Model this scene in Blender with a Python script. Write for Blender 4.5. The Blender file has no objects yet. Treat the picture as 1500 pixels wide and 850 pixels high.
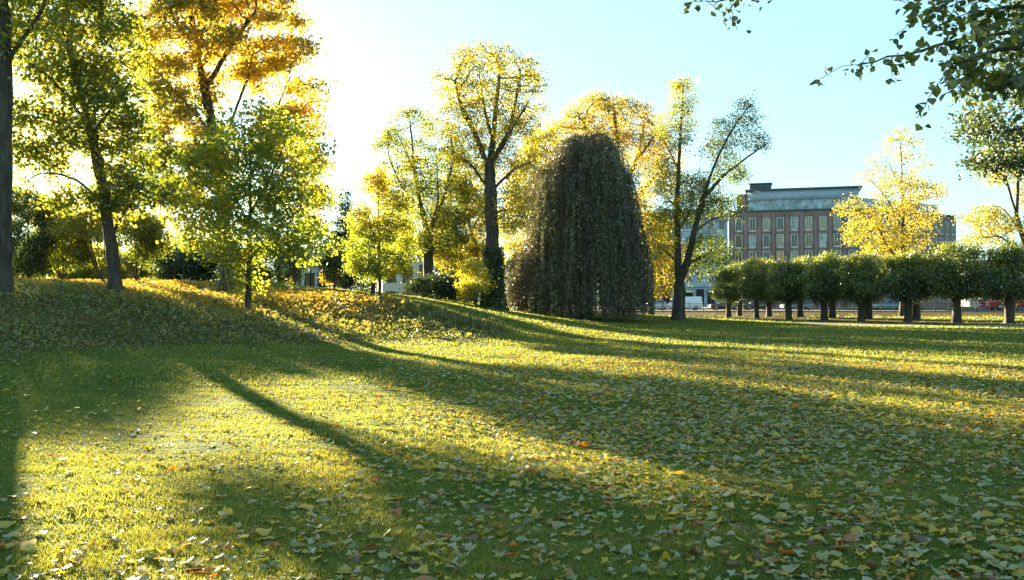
import bpy, bmesh, math, random
import numpy as np
from mathutils import Vector, Matrix

random.seed(7)
RNG = np.random.default_rng(7)
SC = bpy.context.scene
COL = SC.collection
F = 1299.0          # focal length in pixels of the 1500 px wide photograph
EYE = 1.6
HOR = 438.0

def P(px, py, d):
    """a point seen at photo pixel (px,py) that stands d metres in front of the lens"""
    return np.array([(px - 750.0) / F * d, d, EYE + (HOR - py) / F * d])

def PX(px, d):
    return (px - 750.0) / F * d

# ------------------------------------------------------------------ tagging
def tag(o, label=None, cat=None, group=None, kind=None):
    if label: o['label'] = label
    if cat: o['category'] = cat
    if group: o['group'] = group
    if kind: o['kind'] = kind
    return o

def empty(name, loc, label, cat, group=None, rz=0.0):
    o = bpy.data.objects.new(name, None)
    o.empty_display_size = 0.3
    COL.objects.link(o)
    o.location = loc
    o.rotation_euler = (0, 0, rz)
    return tag(o, label, cat, group)

def copy_tree(o, parent=None):
    c = o.copy()
    COL.objects.link(c)
    if parent is not None:
        c.parent = parent
    for ch in list(o.children):
        copy_tree(ch, c)
    return c

# ------------------------------------------------------------------ meshes from arrays
def mesh_arrays(name, verts, faces, tint=None, smooth=False):
    """faces: list of (n,k) int arrays"""
    me = bpy.data.meshes.new(name)
    verts = np.asarray(verts, dtype=np.float32)
    me.vertices.add(len(verts))
    me.vertices.foreach_set('co', verts.ravel())
    faces = [np.asarray(f, dtype=np.int32) for f in faces if len(f)]
    nl = sum(f.size for f in faces)
    nf = sum(len(f) for f in faces)
    me.loops.add(nl)
    me.polygons.add(nf)
    me.loops.foreach_set('vertex_index', np.concatenate([f.ravel() for f in faces]))
    sizes = np.concatenate([np.full(len(f), f.shape[1], dtype=np.int32) for f in faces])
    starts = np.concatenate([[0], np.cumsum(sizes)[:-1]]).astype(np.int32)
    me.polygons.foreach_set('loop_start', starts)
    if smooth:
        me.polygons.foreach_set('use_smooth', np.ones(nf, dtype=bool))
    if tint is not None:
        a = me.attributes.new('tint', 'FLOAT', 'FACE')
        a.data.foreach_set('value', np.asarray(tint, dtype=np.float32))
    me.update(calc_edges=True)
    me.validate()
    return me

def link_mesh(name, me, mat, parent=None, loc=None):
    o = bpy.data.objects.new(name, me)
    COL.objects.link(o)
    if mat is not None and len(me.materials) == 0:
        me.materials.append(mat)
    if parent is not None:
        o.parent = parent
    if loc is not None:
        o.location = loc
    return o

class MB:
    """collects boxes / prisms / tubes and builds one mesh object"""
    def __init__(self):
        self.v = []; self.f = {}; self.n = 0
    def add(self, v, f):
        v = np.asarray(v, dtype=float)
        self.v.append(v)
        for q in f:
            self.f.setdefault(len(q), []).append([i + self.n for i in q])
        self.n += len(v)
    def box(self, x0, x1, y0, y1, z0, z1, M=None):
        v = np.array([[x, y, z] for z in (z0, z1) for y in (y0, y1) for x in (x0, x1)], dtype=float)
        if M is not None:
            v = M(v)
        self.add(v, [(0, 2, 3, 1), (4, 5, 7, 6), (0, 1, 5, 4), (2, 6, 7, 3), (0, 4, 6, 2), (1, 3, 7, 5)])
    def prism(self, poly, y0, y1, inset=0.0, zmid=None, M=None):
        """side outline poly [(x,z)] swept from y0 to y1"""
        n = len(poly)
        v = [[x, y0, z] for x, z in poly] + [[x, y1, z] for x, z in poly]
        v = np.array(v, dtype=float)
        if M is not None:
            v = M(v)
        f = [tuple(range(n)), tuple(reversed(range(n, 2 * n)))]
        f += [(i, i + n, (i + 1) % n + n, (i + 1) % n) for i in range(n)]
        self.add(v, f)
    def tube(self, a, b, r0, r1=None, k=8, cap=True):
        a = np.array(a, float); b = np.array(b, float)
        r1 = r0 if r1 is None else r1
        d = b - a; d /= (np.linalg.norm(d) + 1e-9)
        u = np.cross(d, [0, 0, 1.0] if abs(d[2]) < 0.9 else [1.0, 0, 0]); u /= np.linalg.norm(u)
        w = np.cross(d, u)
        t = np.arange(k) * 2 * math.pi / k
        ring = np.cos(t)[:, None] * u + np.sin(t)[:, None] * w
        v = np.concatenate([a + ring * r0, b + ring * r1])
        f = [(i, (i + 1) % k, (i + 1) % k + k, i + k) for i in range(k)]
        if cap:
            f += [tuple(reversed(range(k))), tuple(range(k, 2 * k))]
        self.add(v, f)
    def quad(self, a, b, c, d):
        self.add([a, b, c, d], [(0, 1, 2, 3)])
    def build(self, name, mat, parent=None, bevel=0.0, smooth=False):
        me = mesh_arrays(name, np.concatenate(self.v), [np.array(q) for q in self.f.values()], smooth=smooth)
        o = link_mesh(name, me, mat, parent)
        if bevel:
            m = o.modifiers.new('bevel', 'BEVEL'); m.width = bevel; m.segments = 2; m.limit_method = 'ANGLE'
        return o

# ------------------------------------------------------------------ materials
def new_mat(name):
    m = bpy.data.materials.new(name)
    m.use_nodes = True
    nt = m.node_tree
    nt.nodes.clear()
    out = nt.nodes.new('ShaderNodeOutputMaterial')
    return m, nt, out

def N(nt, typ, **kw):
    n = nt.nodes.new(typ)
    for k, v in kw.items():
        setattr(n, k, v)
    return n

def ramp(nt, stops, interp='LINEAR'):
    r = nt.nodes.new('ShaderNodeValToRGB')
    r.color_ramp.interpolation = interp
    e = r.color_ramp.elements
    while len(e) < len(stops):
        e.new(0.5)
    for el, (p, c) in zip(e, stops):
        el.position = p
        el.color = (c[0], c[1], c[2], 1)
    return r

def leaf_mat(name, stops, trans=0.45, gloss=0.06, rough=0.45, warm=1.25, interp='LINEAR', ttint=None):
    m, nt, out = new_mat(name)
    at = N(nt, 'ShaderNodeAttribute', attribute_name='tint')
    r = ramp(nt, stops, interp)
    nt.links.new(at.outputs['Fac'], r.inputs[0])
    dif = N(nt, 'ShaderNodeBsdfDiffuse')
    tr = N(nt, 'ShaderNodeBsdfTranslucent')
    nt.links.new(r.outputs[0], dif.inputs['Color'])
    mul = N(nt, 'ShaderNodeMix', data_type='RGBA', blend_type='MULTIPLY')
    mul.inputs['Factor'].default_value = 1.0
    nt.links.new(r.outputs[0], mul.inputs['A'])
    mul.inputs['B'].default_value = (*ttint, 1) if ttint else (warm * 1.05, warm, warm * 0.55, 1)
    nt.links.new(mul.outputs['Result'], tr.inputs['Color'])
    mx = N(nt, 'ShaderNodeMixShader'); mx.inputs[0].default_value = trans
    nt.links.new(dif.outputs[0], mx.inputs[1]); nt.links.new(tr.outputs[0], mx.inputs[2])
    gl = N(nt, 'ShaderNodeBsdfGlossy'); gl.inputs['Roughness'].default_value = rough
    gl.inputs['Color'].default_value = (0.9, 0.95, 1, 1)
    m2 = N(nt, 'ShaderNodeMixShader'); m2.inputs[0].default_value = gloss
    nt.links.new(mx.outputs[0], m2.inputs[1]); nt.links.new(gl.outputs[0], m2.inputs[2])
    nt.links.new(m2.outputs[0], out.inputs['Surface'])
    return m

def noise_mat(name, stops, scale=4.0, detail=6.0, rough=0.8, bump=0.0, bscale=None, spec=0.3, stretch=None, metallic=0.0, coat=0.0):
    m, nt, out = new_mat(name)
    tc = N(nt, 'ShaderNodeTexCoord')
    mp = N(nt, 'ShaderNodeMapping')
    if stretch: mp.inputs['Scale'].default_value = stretch
    nt.links.new(tc.outputs['Object'], mp.inputs['Vector'])
    no = N(nt, 'ShaderNodeTexNoise'); no.inputs['Scale'].default_value = scale; no.inputs['Detail'].default_value = detail
    no.inputs['Roughness'].default_value = 0.65
    nt.links.new(mp.outputs[0], no.inputs['Vector'])
    r = ramp(nt, stops)
    nt.links.new(no.outputs['Fac'], r.inputs[0])
    b = N(nt, 'ShaderNodeBsdfPrincipled')
    b.inputs['Roughness'].default_value = rough
    b.inputs['Specular IOR Level'].default_value = spec
    b.inputs['Metallic'].default_value = metallic
    b.inputs['Coat Weight'].default_value = coat
    nt.links.new(r.outputs[0], b.inputs['Base Color'])
    if bump:
        n2 = N(nt, 'ShaderNodeTexNoise'); n2.inputs['Scale'].default_value = bscale or scale * 3; n2.inputs['Detail'].default_value = 8
        nt.links.new(mp.outputs[0], n2.inputs['Vector'])
        bp = N(nt, 'ShaderNodeBump'); bp.inputs['Strength'].default_value = bump; bp.inputs['Distance'].default_value = 0.05
        nt.links.new(n2.outputs['Fac'], bp.inputs['Height'])
        nt.links.new(bp.outputs[0], b.inputs['Normal'])
    nt.links.new(b.outputs[0], out.inputs['Surface'])
    return m

def flat_stops(c, v=0.15):
    return [(0.25, tuple(x * (1 - v) for x in c)), (0.75, tuple(min(1, x * (1 + v)) for x in c))]

M = {}
M['bark'] = noise_mat('bark', [(0.3, (0.03, 0.026, 0.021)), (0.55, (0.08, 0.069, 0.054)), (0.8, (0.14, 0.125, 0.1))], 6, 8, 0.9, 0.9, 9, 0.2, (1, 1, 0.22))
M['bark_grey'] = noise_mat('bark_grey', [(0.3, (0.035, 0.033, 0.028)), (0.6, (0.085, 0.08, 0.066)), (0.8, (0.13, 0.125, 0.105))], 5, 8, 0.9, 0.8, 10, 0.2, (1, 1, 0.3))
M['bark_beech'] = noise_mat('bark_beech', [(0.3, (0.05, 0.05, 0.042)), (0.7, (0.12, 0.12, 0.1))], 5, 6, 0.85, 0.4, 10, 0.2)
# leaves; tint runs 0 (greenest/darkest) to 1
M['leaf_green'] = leaf_mat('leaf_green', [(0.0, (0.06, 0.1, 0.017)), (0.45, (0.16, 0.2, 0.02)), (0.75, (0.34, 0.3, 0.02)), (1.0, (0.5, 0.3, 0.02))], 0.58)
M['leaf_orange'] = leaf_mat('leaf_orange', [(0.0, (0.07, 0.11, 0.014)), (0.3, (0.3, 0.26, 0.018)), (0.6, (0.6, 0.4, 0.024)), (1.0, (0.6, 0.27, 0.016))], 0.6)
M['leaf_lime'] = leaf_mat('leaf_lime', [(0.0, (0.085, 0.14, 0.022)), (0.5, (0.22, 0.27, 0.026)), (0.85, (0.44, 0.38, 0.03)), (1.0, (0.52, 0.33, 0.02))], 0.66)
M['leaf_yellow'] = leaf_mat('leaf_yellow', [(0.0, (0.1, 0.14, 0.018)), (0.4, (0.31, 0.28, 0.02)), (0.75, (0.5, 0.4, 0.022)), (1.0, (0.5, 0.3, 0.016))], 0.52, warm=1.12)
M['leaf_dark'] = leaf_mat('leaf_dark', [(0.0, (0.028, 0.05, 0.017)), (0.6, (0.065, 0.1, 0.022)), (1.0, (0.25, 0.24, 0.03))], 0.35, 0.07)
M['leaf_linden'] = leaf_mat('leaf_linden', [(0.0, (0.05, 0.08, 0.022)), (0.55, (0.12, 0.165, 0.035)), (1.0, (0.36, 0.36, 0.03))], 0.33, 0.08, 0.4)
M['leaf_conifer'] = leaf_mat('leaf_conifer', [(0.0, (0.012, 0.03, 0.018)), (1.0, (0.03, 0.06, 0.03))], 0.15, 0.04)
M['leaf_beech'] = leaf_mat('leaf_beech', [(0.0, (0.085, 0.062, 0.048)), (0.4, (0.16, 0.135, 0.085)), (0.75, (0.18, 0.19, 0.1)), (1.0, (0.3, 0.3, 0.14))], 0.15, 0.06, 0.45)
M['leaf_near'] = leaf_mat('leaf_near', [(0.0, (0.05, 0.08, 0.02)), (0.55, (0.12, 0.16, 0.024)), (0.85, (0.28, 0.28, 0.03)), (1.0, (0.5, 0.3, 0.02))], 0.55, 0.05, 0.4)
M['leaf_cover'] = leaf_mat('leaf_cover', [(0.0, (0.08, 0.11, 0.03)), (0.5, (0.17, 0.185, 0.05)), (0.8, (0.3, 0.25, 0.06)), (1.0, (0.5, 0.3, 0.03))], 0.4, 0.05)
M['grass'] = leaf_mat('grass_blades', [(0.0, (0.09, 0.13, 0.026)), (0.5, (0.2, 0.235, 0.04)), (0.85, (0.29, 0.285, 0.06)), (1.0, (0.4, 0.33, 0.1))], 0.55, 0.03, 0.45, ttint=(1.38, 1.2, .75))
LEAF_COLS = [(0.45, 0.39, 0.21), (0.35, 0.33, 0.12), (0.55, 0.38, 0.035), (0.5, 0.17, 0.02), (0.2, 0.1, 0.045), (0.17, 0.2, 0.05)]
LEAF_NAMES = ['pale tan', 'dull yellow green', 'bright yellow', 'rusty orange', 'dark brown', 'olive green']
M['litter'] = leaf_mat('litter', [((i + 0.001) / 6.0, c) for i, c in enumerate(LEAF_COLS)], 0.35, 0.05, 0.4, interp='CONSTANT')
def litter_col(i):
    c = LEAF_COLS[i]
    return leaf_mat('fallen_' + LEAF_NAMES[i].replace(' ', '_'), [(0, tuple(x * .85 for x in c)), (1, tuple(min(1, x * 1.15) for x in c))], 0.35, 0.05, 0.4)
M['litter_each'] = [litter_col(i) for i in range(6)]

# ------------------------------------------------------------------ terrain
CTRL = [(0, 0, 0), (-6, 0, 0.1), (8, 0, 0), (20, 0, 0), (-20, 0, 0.8), (-3, 7, 0.02), (5, 8, 0), (-9, 8, 0.3), (0, 14, 0.04), (10, 15, 0), (22, 18, 0),
        (0, 22, 0.08), (8, 28, 0), (22, 35, 0), (40, 30, 0), (14, 45, 0), (30, 55, 0), (50, 60, 0), (6, 46, 0.08), (13, 66, 0.0), (25, 80, 0), (60, 90, 0), (10, 90, 0), (70, 20, 0),
        (-35, 30, 2.6), (-35, 60, 2.6), (-15, 70, 2.3), (-5, 80, 1.4), (-40, 90, 2.2), (-40, 5, 1.9), (0, 100, 0.2), (-30, -20, 0.5), (0, -30, 0), (40, -30, 0), (90, 60, 0)]
for (px, py, d) in [(170, 428, 33), (0, 428, 27), (363, 456, 35), (555, 437, 42), (720, 452, 54), (940, 471, 63), (740, 487, 36), (640, 496, 31), (530, 500, 28), (400, 505, 25),
                    (130, 511, 20), (0, 521, 17), (100, 416, 45), (300, 414, 52), (430, 425, 50), (640, 453, 42), (700, 471, 39), (620, 436, 56), (830, 468, 60), (333, 431, 44), (250, 470, 27), (0, 600, 12)]:
    p = P(px, py, d)
    CTRL.append((p[0], p[1], p[2]))
CTRL = np.array(CTRL, float)
def _tps(r):
    return np.where(r > 1e-6, r * r * np.log(r + 1e-9), 0.0)
def _fit():
    n = len(CTRL)
    d = np.linalg.norm(CTRL[:, None, :2] - CTRL[None, :, :2], axis=2) / 20.0
    A = np.zeros((n + 3, n + 3))
    A[:n, :n] = _tps(d) + np.eye(n) * 0.006
    A[:n, n] = 1; A[:n, n + 1:] = CTRL[:, :2] / 20.0
    A[n, :n] = 1; A[n + 1:, :n] = (CTRL[:, :2] / 20.0).T
    return np.linalg.solve(A, np.concatenate([CTRL[:, 2], [0, 0, 0]]))
_W = _fit()
def gz(x, y):
    x = np.asarray(x, float); y = np.asarray(y, float)
    sh = x.shape
    q = np.stack([x.ravel(), y.ravel()], 1)
    out = np.empty(len(q))
    n = len(CTRL)
    for i in range(0, len(q), 20000):
        s = q[i:i + 20000]
        d = np.linalg.norm(s[:, None] - CTRL[None, :, :2], axis=2) / 20.0
        z = _tps(d) @ _W[:n] + _W[n] + (s / 20.0) @ _W[n + 1:]
        out[i:i + 20000] = z
    r = np.hypot(q[:, 0], q[:, 1] - 30)
    fade = np.clip((110 - r) / 40.0, 0, 1); fade = fade * fade * (3 - 2 * fade)
    # flat under the street on the right
    st = np.clip((q[:, 1] - 80) / 15.0, 0, 1) * np.clip((q[:, 0] + 25) / 20.0, 0, 1)
    z = np.clip(out, -0.1, 3.2) * fade * (1 - st)
    z += 0.018 * np.sin(q[:, 0] * 1.3 + 0.7 * np.sin(q[:, 1] * 0.8)) * np.sin(q[:, 1] * 0.9 + 1.1) * np.clip((90 - r) / 30, 0, 1)
    return z.reshape(sh) if sh else float(z[0])

def gz1(x, y):
    return float(gz(np.array([x]), np.array([y]))[0])

BANK = np.array([P(px, 0, d)[:2] for px, d in [(-200, 13), (0, 17), (130, 20), (260, 22.3), (400, 25), (530, 28), (640, 31), (700, 33.2), (740, 36), (728, 38), (700, 39.5), (640, 42), (560, 44.5), (480, 47), (300, 52), (0, 52), (-300, 45)]])
# ------------------------------------------------------------------ noise
class SineNoise:
    def __init__(self, scale, seed, n=7):
        r = np.random.default_rng(seed)
        self.k = r.normal(size=(n, 3)) / scale * 2.2
        self.p = r.uniform(0, 6.28, n)
    def __call__(self, q):
        return np.sin(q @ self.k.T + self.p).mean(1) * 1.6      # about -1..1

RAG1 = SineNoise(3.2, 61)
RAG2 = SineNoise(.9, 62)

def on_bank(x, y):
    """inside the rough bank, with a ragged outline"""
    q = np.stack([x, y, x * 0], 1)
    n1 = RAG1(q); n2 = RAG2(q)
    j = np.random.default_rng(len(x)).normal(scale=.32, size=(2, len(x)))
    return in_poly(x + n2 * .4 + j[0], y + n1 * .9 + n2 * .35 + j[1], BANK)

def in_poly(x, y, poly):
    inside = np.zeros(len(x), bool)
    n = len(poly)
    j = n - 1
    for i in range(n):
        xi, yi = poly[i]; xj, yj = poly[j]
        c = ((yi > y) != (yj > y)) & (x < (xj - xi) * (y - yi) / (yj - yi + 1e-12) + xi)
        inside ^= c
        j = i
    return inside

# path on the right, crossing the lawn in front of the pollards
PATH = [(20.5, 62.5), (24, 56), (29, 50.5), (36, 46.5), (48, 43), (80, 40)]
def path_dist(x, y):
    best = np.full(len(x), 1e9)
    for (ax, ay), (bx, by) in zip(PATH[:-1], PATH[1:]):
        dx, dy = bx - ax, by - ay
        t = np.clip(((x - ax) * dx + (y - ay) * dy) / (dx * dx + dy * dy), 0, 1)
        best = np.minimum(best, np.hypot(x - ax - t * dx, y - ay - t * dy))
    return best

def ground():
    def axis(lo, hi, fine_lo, fine_hi, step):
        a = list(np.arange(fine_lo, fine_hi + 1e-6, step))
        s = step; v = fine_hi
        while v < hi:
            s *= 1.25; v += s; a.append(min(v, hi))
        s = step; v = fine_lo
        while v > lo:
            s *= 1.25; v -= s; a.insert(0, max(v, lo))
        return np.array(sorted(set(a)))
    xs = axis(-2500, 2500, -28, 40, 0.5)
    ys = axis(-400, 4000, 2, 95, 0.5)
    X, Y = np.meshgrid(xs, ys)
    Z = gz(X, Y)
    v = np.stack([X.ravel(), Y.ravel(), Z.ravel()], 1)
    nx, ny = len(xs), len(ys)
    i = np.arange(nx - 1)[None, :] + (np.arange(ny - 1) * nx)[:, None]
    i = i.ravel()
    f = np.stack([i, i + 1, i + 1 + nx, i + nx], 1)
    me = mesh_arrays('ground', v, [f], smooth=True)
    inb = on_bank(v[:, 0], v[:, 1]).astype(np.float32)
    under = np.clip(1 - np.abs(v[:, 1] - (76 + (18.5 - v[:, 0]) * 1.25) - 4) / 11.0, 0, 1) * 2 * (v[:, 0] > 6)  # leaf litter under the lindens; tree shade is put into its brown
    under = np.maximum(under, ((v[:, 1] > 78) & (v[:, 1] < 110) & (v[:, 0] > 2)) * 1.0)
    a = me.attributes.new('rough_bank', 'FLOAT', 'POINT'); a.data.foreach_set('value', np.clip(np.maximum(inb, under), 0, 1).astype(np.float32))
    m, nt, out = new_mat('lawn_soil')
    tc = N(nt, 'ShaderNodeTexCoord')
    n1 = N(nt, 'ShaderNodeTexNoise'); n1.inputs['Scale'].default_value = 0.35; n1.inputs['Detail'].default_value = 5
    n2 = N(nt, 'ShaderNodeTexNoise'); n2.inputs['Scale'].default_value = 14; n2.inputs['Detail'].default_value = 8
    for n_ in (n1, n2): nt.links.new(tc.outputs['Object'], n_.inputs['Vector'])
    mixf = N(nt, 'ShaderNodeMath', operation='ADD'); 
    nt.links.new(n1.outputs['Fac'], mixf.inputs[0]); nt.links.new(n2.outputs['Fac'], mixf.inputs[1])
    hf = N(nt, 'ShaderNodeMath', operation='MULTIPLY'); hf.inputs[1].default_value = 0.5
    nt.links.new(mixf.outputs[0], hf.inputs[0])
    ra = ramp(nt, [(0.3, (0.025, 0.045, 0.01)), (0.5, (0.06, 0.095, 0.016)), (0.7, (0.11, 0.13, 0.025))])
    rb = ramp(nt, [(0.3, (0.03, 0.028, 0.013)), (0.5, (0.07, 0.06, 0.023)), (0.7, (0.14, 0.09, 0.03))])  # brown bank soil, darkened to paint the shade under the lindens
    nt.links.new(hf.outputs[0], ra.inputs[0]); nt.links.new(hf.outputs[0], rb.inputs[0])
    at = N(nt, 'ShaderNodeAttribute', attribute_name='rough_bank')
    mx = N(nt, 'ShaderNodeMix', data_type='RGBA')
    nt.links.new(at.outputs['Fac'], mx.inputs['Factor']); nt.links.new(ra.outputs[0], mx.inputs['A']); nt.links.new(rb.outputs[0], mx.inputs['B'])
    b = N(nt, 'ShaderNodeBsdfPrincipled'); b.inputs['Roughness'].default_value = 1.0; b.inputs['Specular IOR Level'].default_value = 0.02
    nt.links.new(mx.outputs['Result'], b.inputs['Base Color'])
    bp = N(nt, 'ShaderNodeBump'); bp.inputs['Strength'].default_value = 0.8; bp.inputs['Distance'].default_value = 0.04
    nt.links.new(n2.outputs['Fac'], bp.inputs['Height']); nt.links.new(bp.outputs[0], b.inputs['Normal'])
    nt.links.new(b.outputs[0], out.inputs['Surface'])
    o = link_mesh('ground', me, m)
    tag(o, kind='structure')
ground()

def unit(v):
    return v / (np.linalg.norm(v, axis=-1, keepdims=True) + 1e-9)

# ------------------------------------------------------------------ leaves
def leaves_mesh(name, pos, size, tint, rng, up=0.6, droop=0.3, width=0.36, shape='diamond', fold=0.12):
    n = len(pos)
    nrm = unit(rng.normal(size=(n, 3)) + np.array([0, 0, up]))
    t = unit(rng.normal(size=(n, 3)) - np.array([0, 0, droop]))
    t = unit(t - nrm * (t * nrm).sum(1, keepdims=True))
    b = np.cross(nrm, t)
    s = size[:, None]
    if shape == 'diamond':
        pts = [(0, 0, 0), (0.42, width, fold), (1.0, 0, 0), (0.42, -width, fold)]
        faces = [[0, 1, 2, 3]]
    elif shape == 'maple':
        pts = [(0, 0, 0), (0.12, 0.38, fold), (0.5, 0.5, fold * 1.3), (0.52, 0.2, fold * .5), (1.0, 0, 0), (0.52, -0.2, fold * .5), (0.5, -0.5, fold * 1.3), (0.12, -0.38, fold)]
        faces = [[0, 1, 2, 3], [0, 3, 4, 5], [0, 5, 6, 7]]
    else:  # ovate, six points
        pts = [(0, 0, 0), (0.2, width * .9, fold), (0.55, width, fold), (1.0, 0, -fold * .6), (0.55, -width, fold), (0.2, -width * .9, fold)]
        faces = [[0, 1, 2, 3], [0, 3, 4, 5]]
    k = len(pts)
    v = np.empty((n, k, 3))
    for i, (a, w, h) in enumerate(pts):
        v[:, i] = pos + t * (a - 0.45) * s + b * (w * s) + nrm * (h * s)
    base = np.arange(n)[:, None] * k
    fs = np.concatenate([base + np.array(f)[None, :] for f in faces])
    return mesh_arrays(name, v.reshape(-1, 3), [fs], tint=np.tile(tint, len(faces)))

# ------------------------------------------------------------------ trees grown into a crown volume
def colonize(nodes, parents, attr, step, kill, iters, rng, gravity=0.0):
    nodes = [np.array(p) for p in nodes]; parents = list(parents)
    arr = np.array(nodes)
    d = np.linalg.norm(attr[:, None] - arr[None], axis=2)
    near = d.argmin(1); nd = d.min(1)
    alive = nd > kill
    for it in range(iters):
        if not alive.any(): break
        idx = near[alive]
        dirs = unit(attr[alive] - arr[idx])
        uniq, inv = np.unique(idx, return_inverse=True)
        acc = np.zeros((len(uniq), 3))
        np.add.at(acc, inv, dirs)
        acc = unit(acc) + rng.normal(scale=0.16, size=acc.shape)
        acc[:, 2] += gravity
        new = arr[uniq] + unit(acc) * step
        start = len(arr)
        arr = np.concatenate([arr, new]); parents += list(uniq)
        dd = np.linalg.norm(attr[:, None] - new[None], axis=2)
        m = dd.argmin(1); mv = dd.min(1)
        better = mv < nd - 1e-4
        near[better] = start + m[better]; nd[better] = mv[better]
        alive &= nd > kill
        if not better.any():
            break
    return arr, np.array(parents)

def tubes_mesh(name, arr, par, rad, main_child, rng, smooth=True):
    """chains of nodes -> tapered tubes in one mesh"""
    n = len(arr)
    V = []; Fq = []; off = 0
    starts = [i for i in range(n) if par[i] < 0 or main_child[par[i]] != i]
    for s in starts:
        chain = [s]
        while main_child[chain[-1]] >= 0:
            chain.append(main_child[chain[-1]])
        pts = arr[chain]; rr = rad[chain]
        if par[s] >= 0:
            pts = np.concatenate([arr[par[s]][None], pts]); rr = np.concatenate([[min(rad[par[s]], rr[0] * 1.15)], rr])
        if len(pts) < 2: continue
        rmax = rr.max()
        k = 12 if rmax > 0.15 else 7 if rmax > 0.05 else 4 if rmax > 0.02 else 3
        tan = unit(np.gradient(pts, axis=0))
        u = np.cross(tan[0], [0.3, 0.9, 0.2]); u /= np.linalg.norm(u)
        a = np.arange(k) * 2 * math.pi / k
        rings = []
        for p_, t_, r_ in zip(pts, tan, rr):
            u = u - t_ * u.dot(t_); u /= (np.linalg.norm(u) + 1e-9)
            w = np.cross(t_, u)
            wob = 1.0 + (0.07 * np.sin(3 * a + p_[2] * 2.1) + 0.05 * np.sin(5 * a - p_[2] * 3.3) if k >= 12 else 0)
            rings.append(p_ + (np.cos(a)[:, None] * u + np.sin(a)[:, None] * w) * (r_ * (wob if k >= 12 else 1.0) if not k >= 12 else (r_ * wob)[:, None]))
        V.append(np.concatenate(rings))
        m = len(pts)
        i = (np.arange(m - 1) * k)[:, None] + np.arange(k)[None]
        j = (np.arange(m - 1) * k)[:, None] + (np.arange(k)[None] + 1) % k
        Fq.append(np.stack([i, j, j + k, i + k], 2).reshape(-1, 4) + off)
        off += m * k
    return mesh_arrays(name, np.concatenate(V), [np.concatenate(Fq)], smooth=smooth)

def sample_blobs(blobs, d, n, rng, hole=None, thr=-0.15, zmin=0.3):
    """attraction points in a union of ellipsoids given in photo pixels (cx,cy,rx,ry[,depth offset])"""
    vols = np.array([(b[2] ** 2 * b[3]) ** .8 * (b[5] if len(b) > 5 else 1) for b in blobs])
    pts = []
    while len(pts) < n:
        b = blobs[rng.choice(len(blobs), p=vols / vols.sum())]
        dd = b[4] if len(b) > 4 else 0.0
        u = rng.normal(size=3); u /= np.linalg.norm(u)
        r = rng.uniform() ** (1 / 3.8)
        c = P(b[0], b[1], d + dd)
        sx = b[2] / F * d; sz = b[3] / F * d
        q = c + u * r * np.array([sx, sx * 0.92, sz])
        if q[2] < gz1(q[0], q[1]) + zmin: continue
        if hole is not None and hole(q[None])[0] < thr and rng.uniform() < 0.85: continue
        pts.append(q)
    return np.array(pts)

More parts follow.
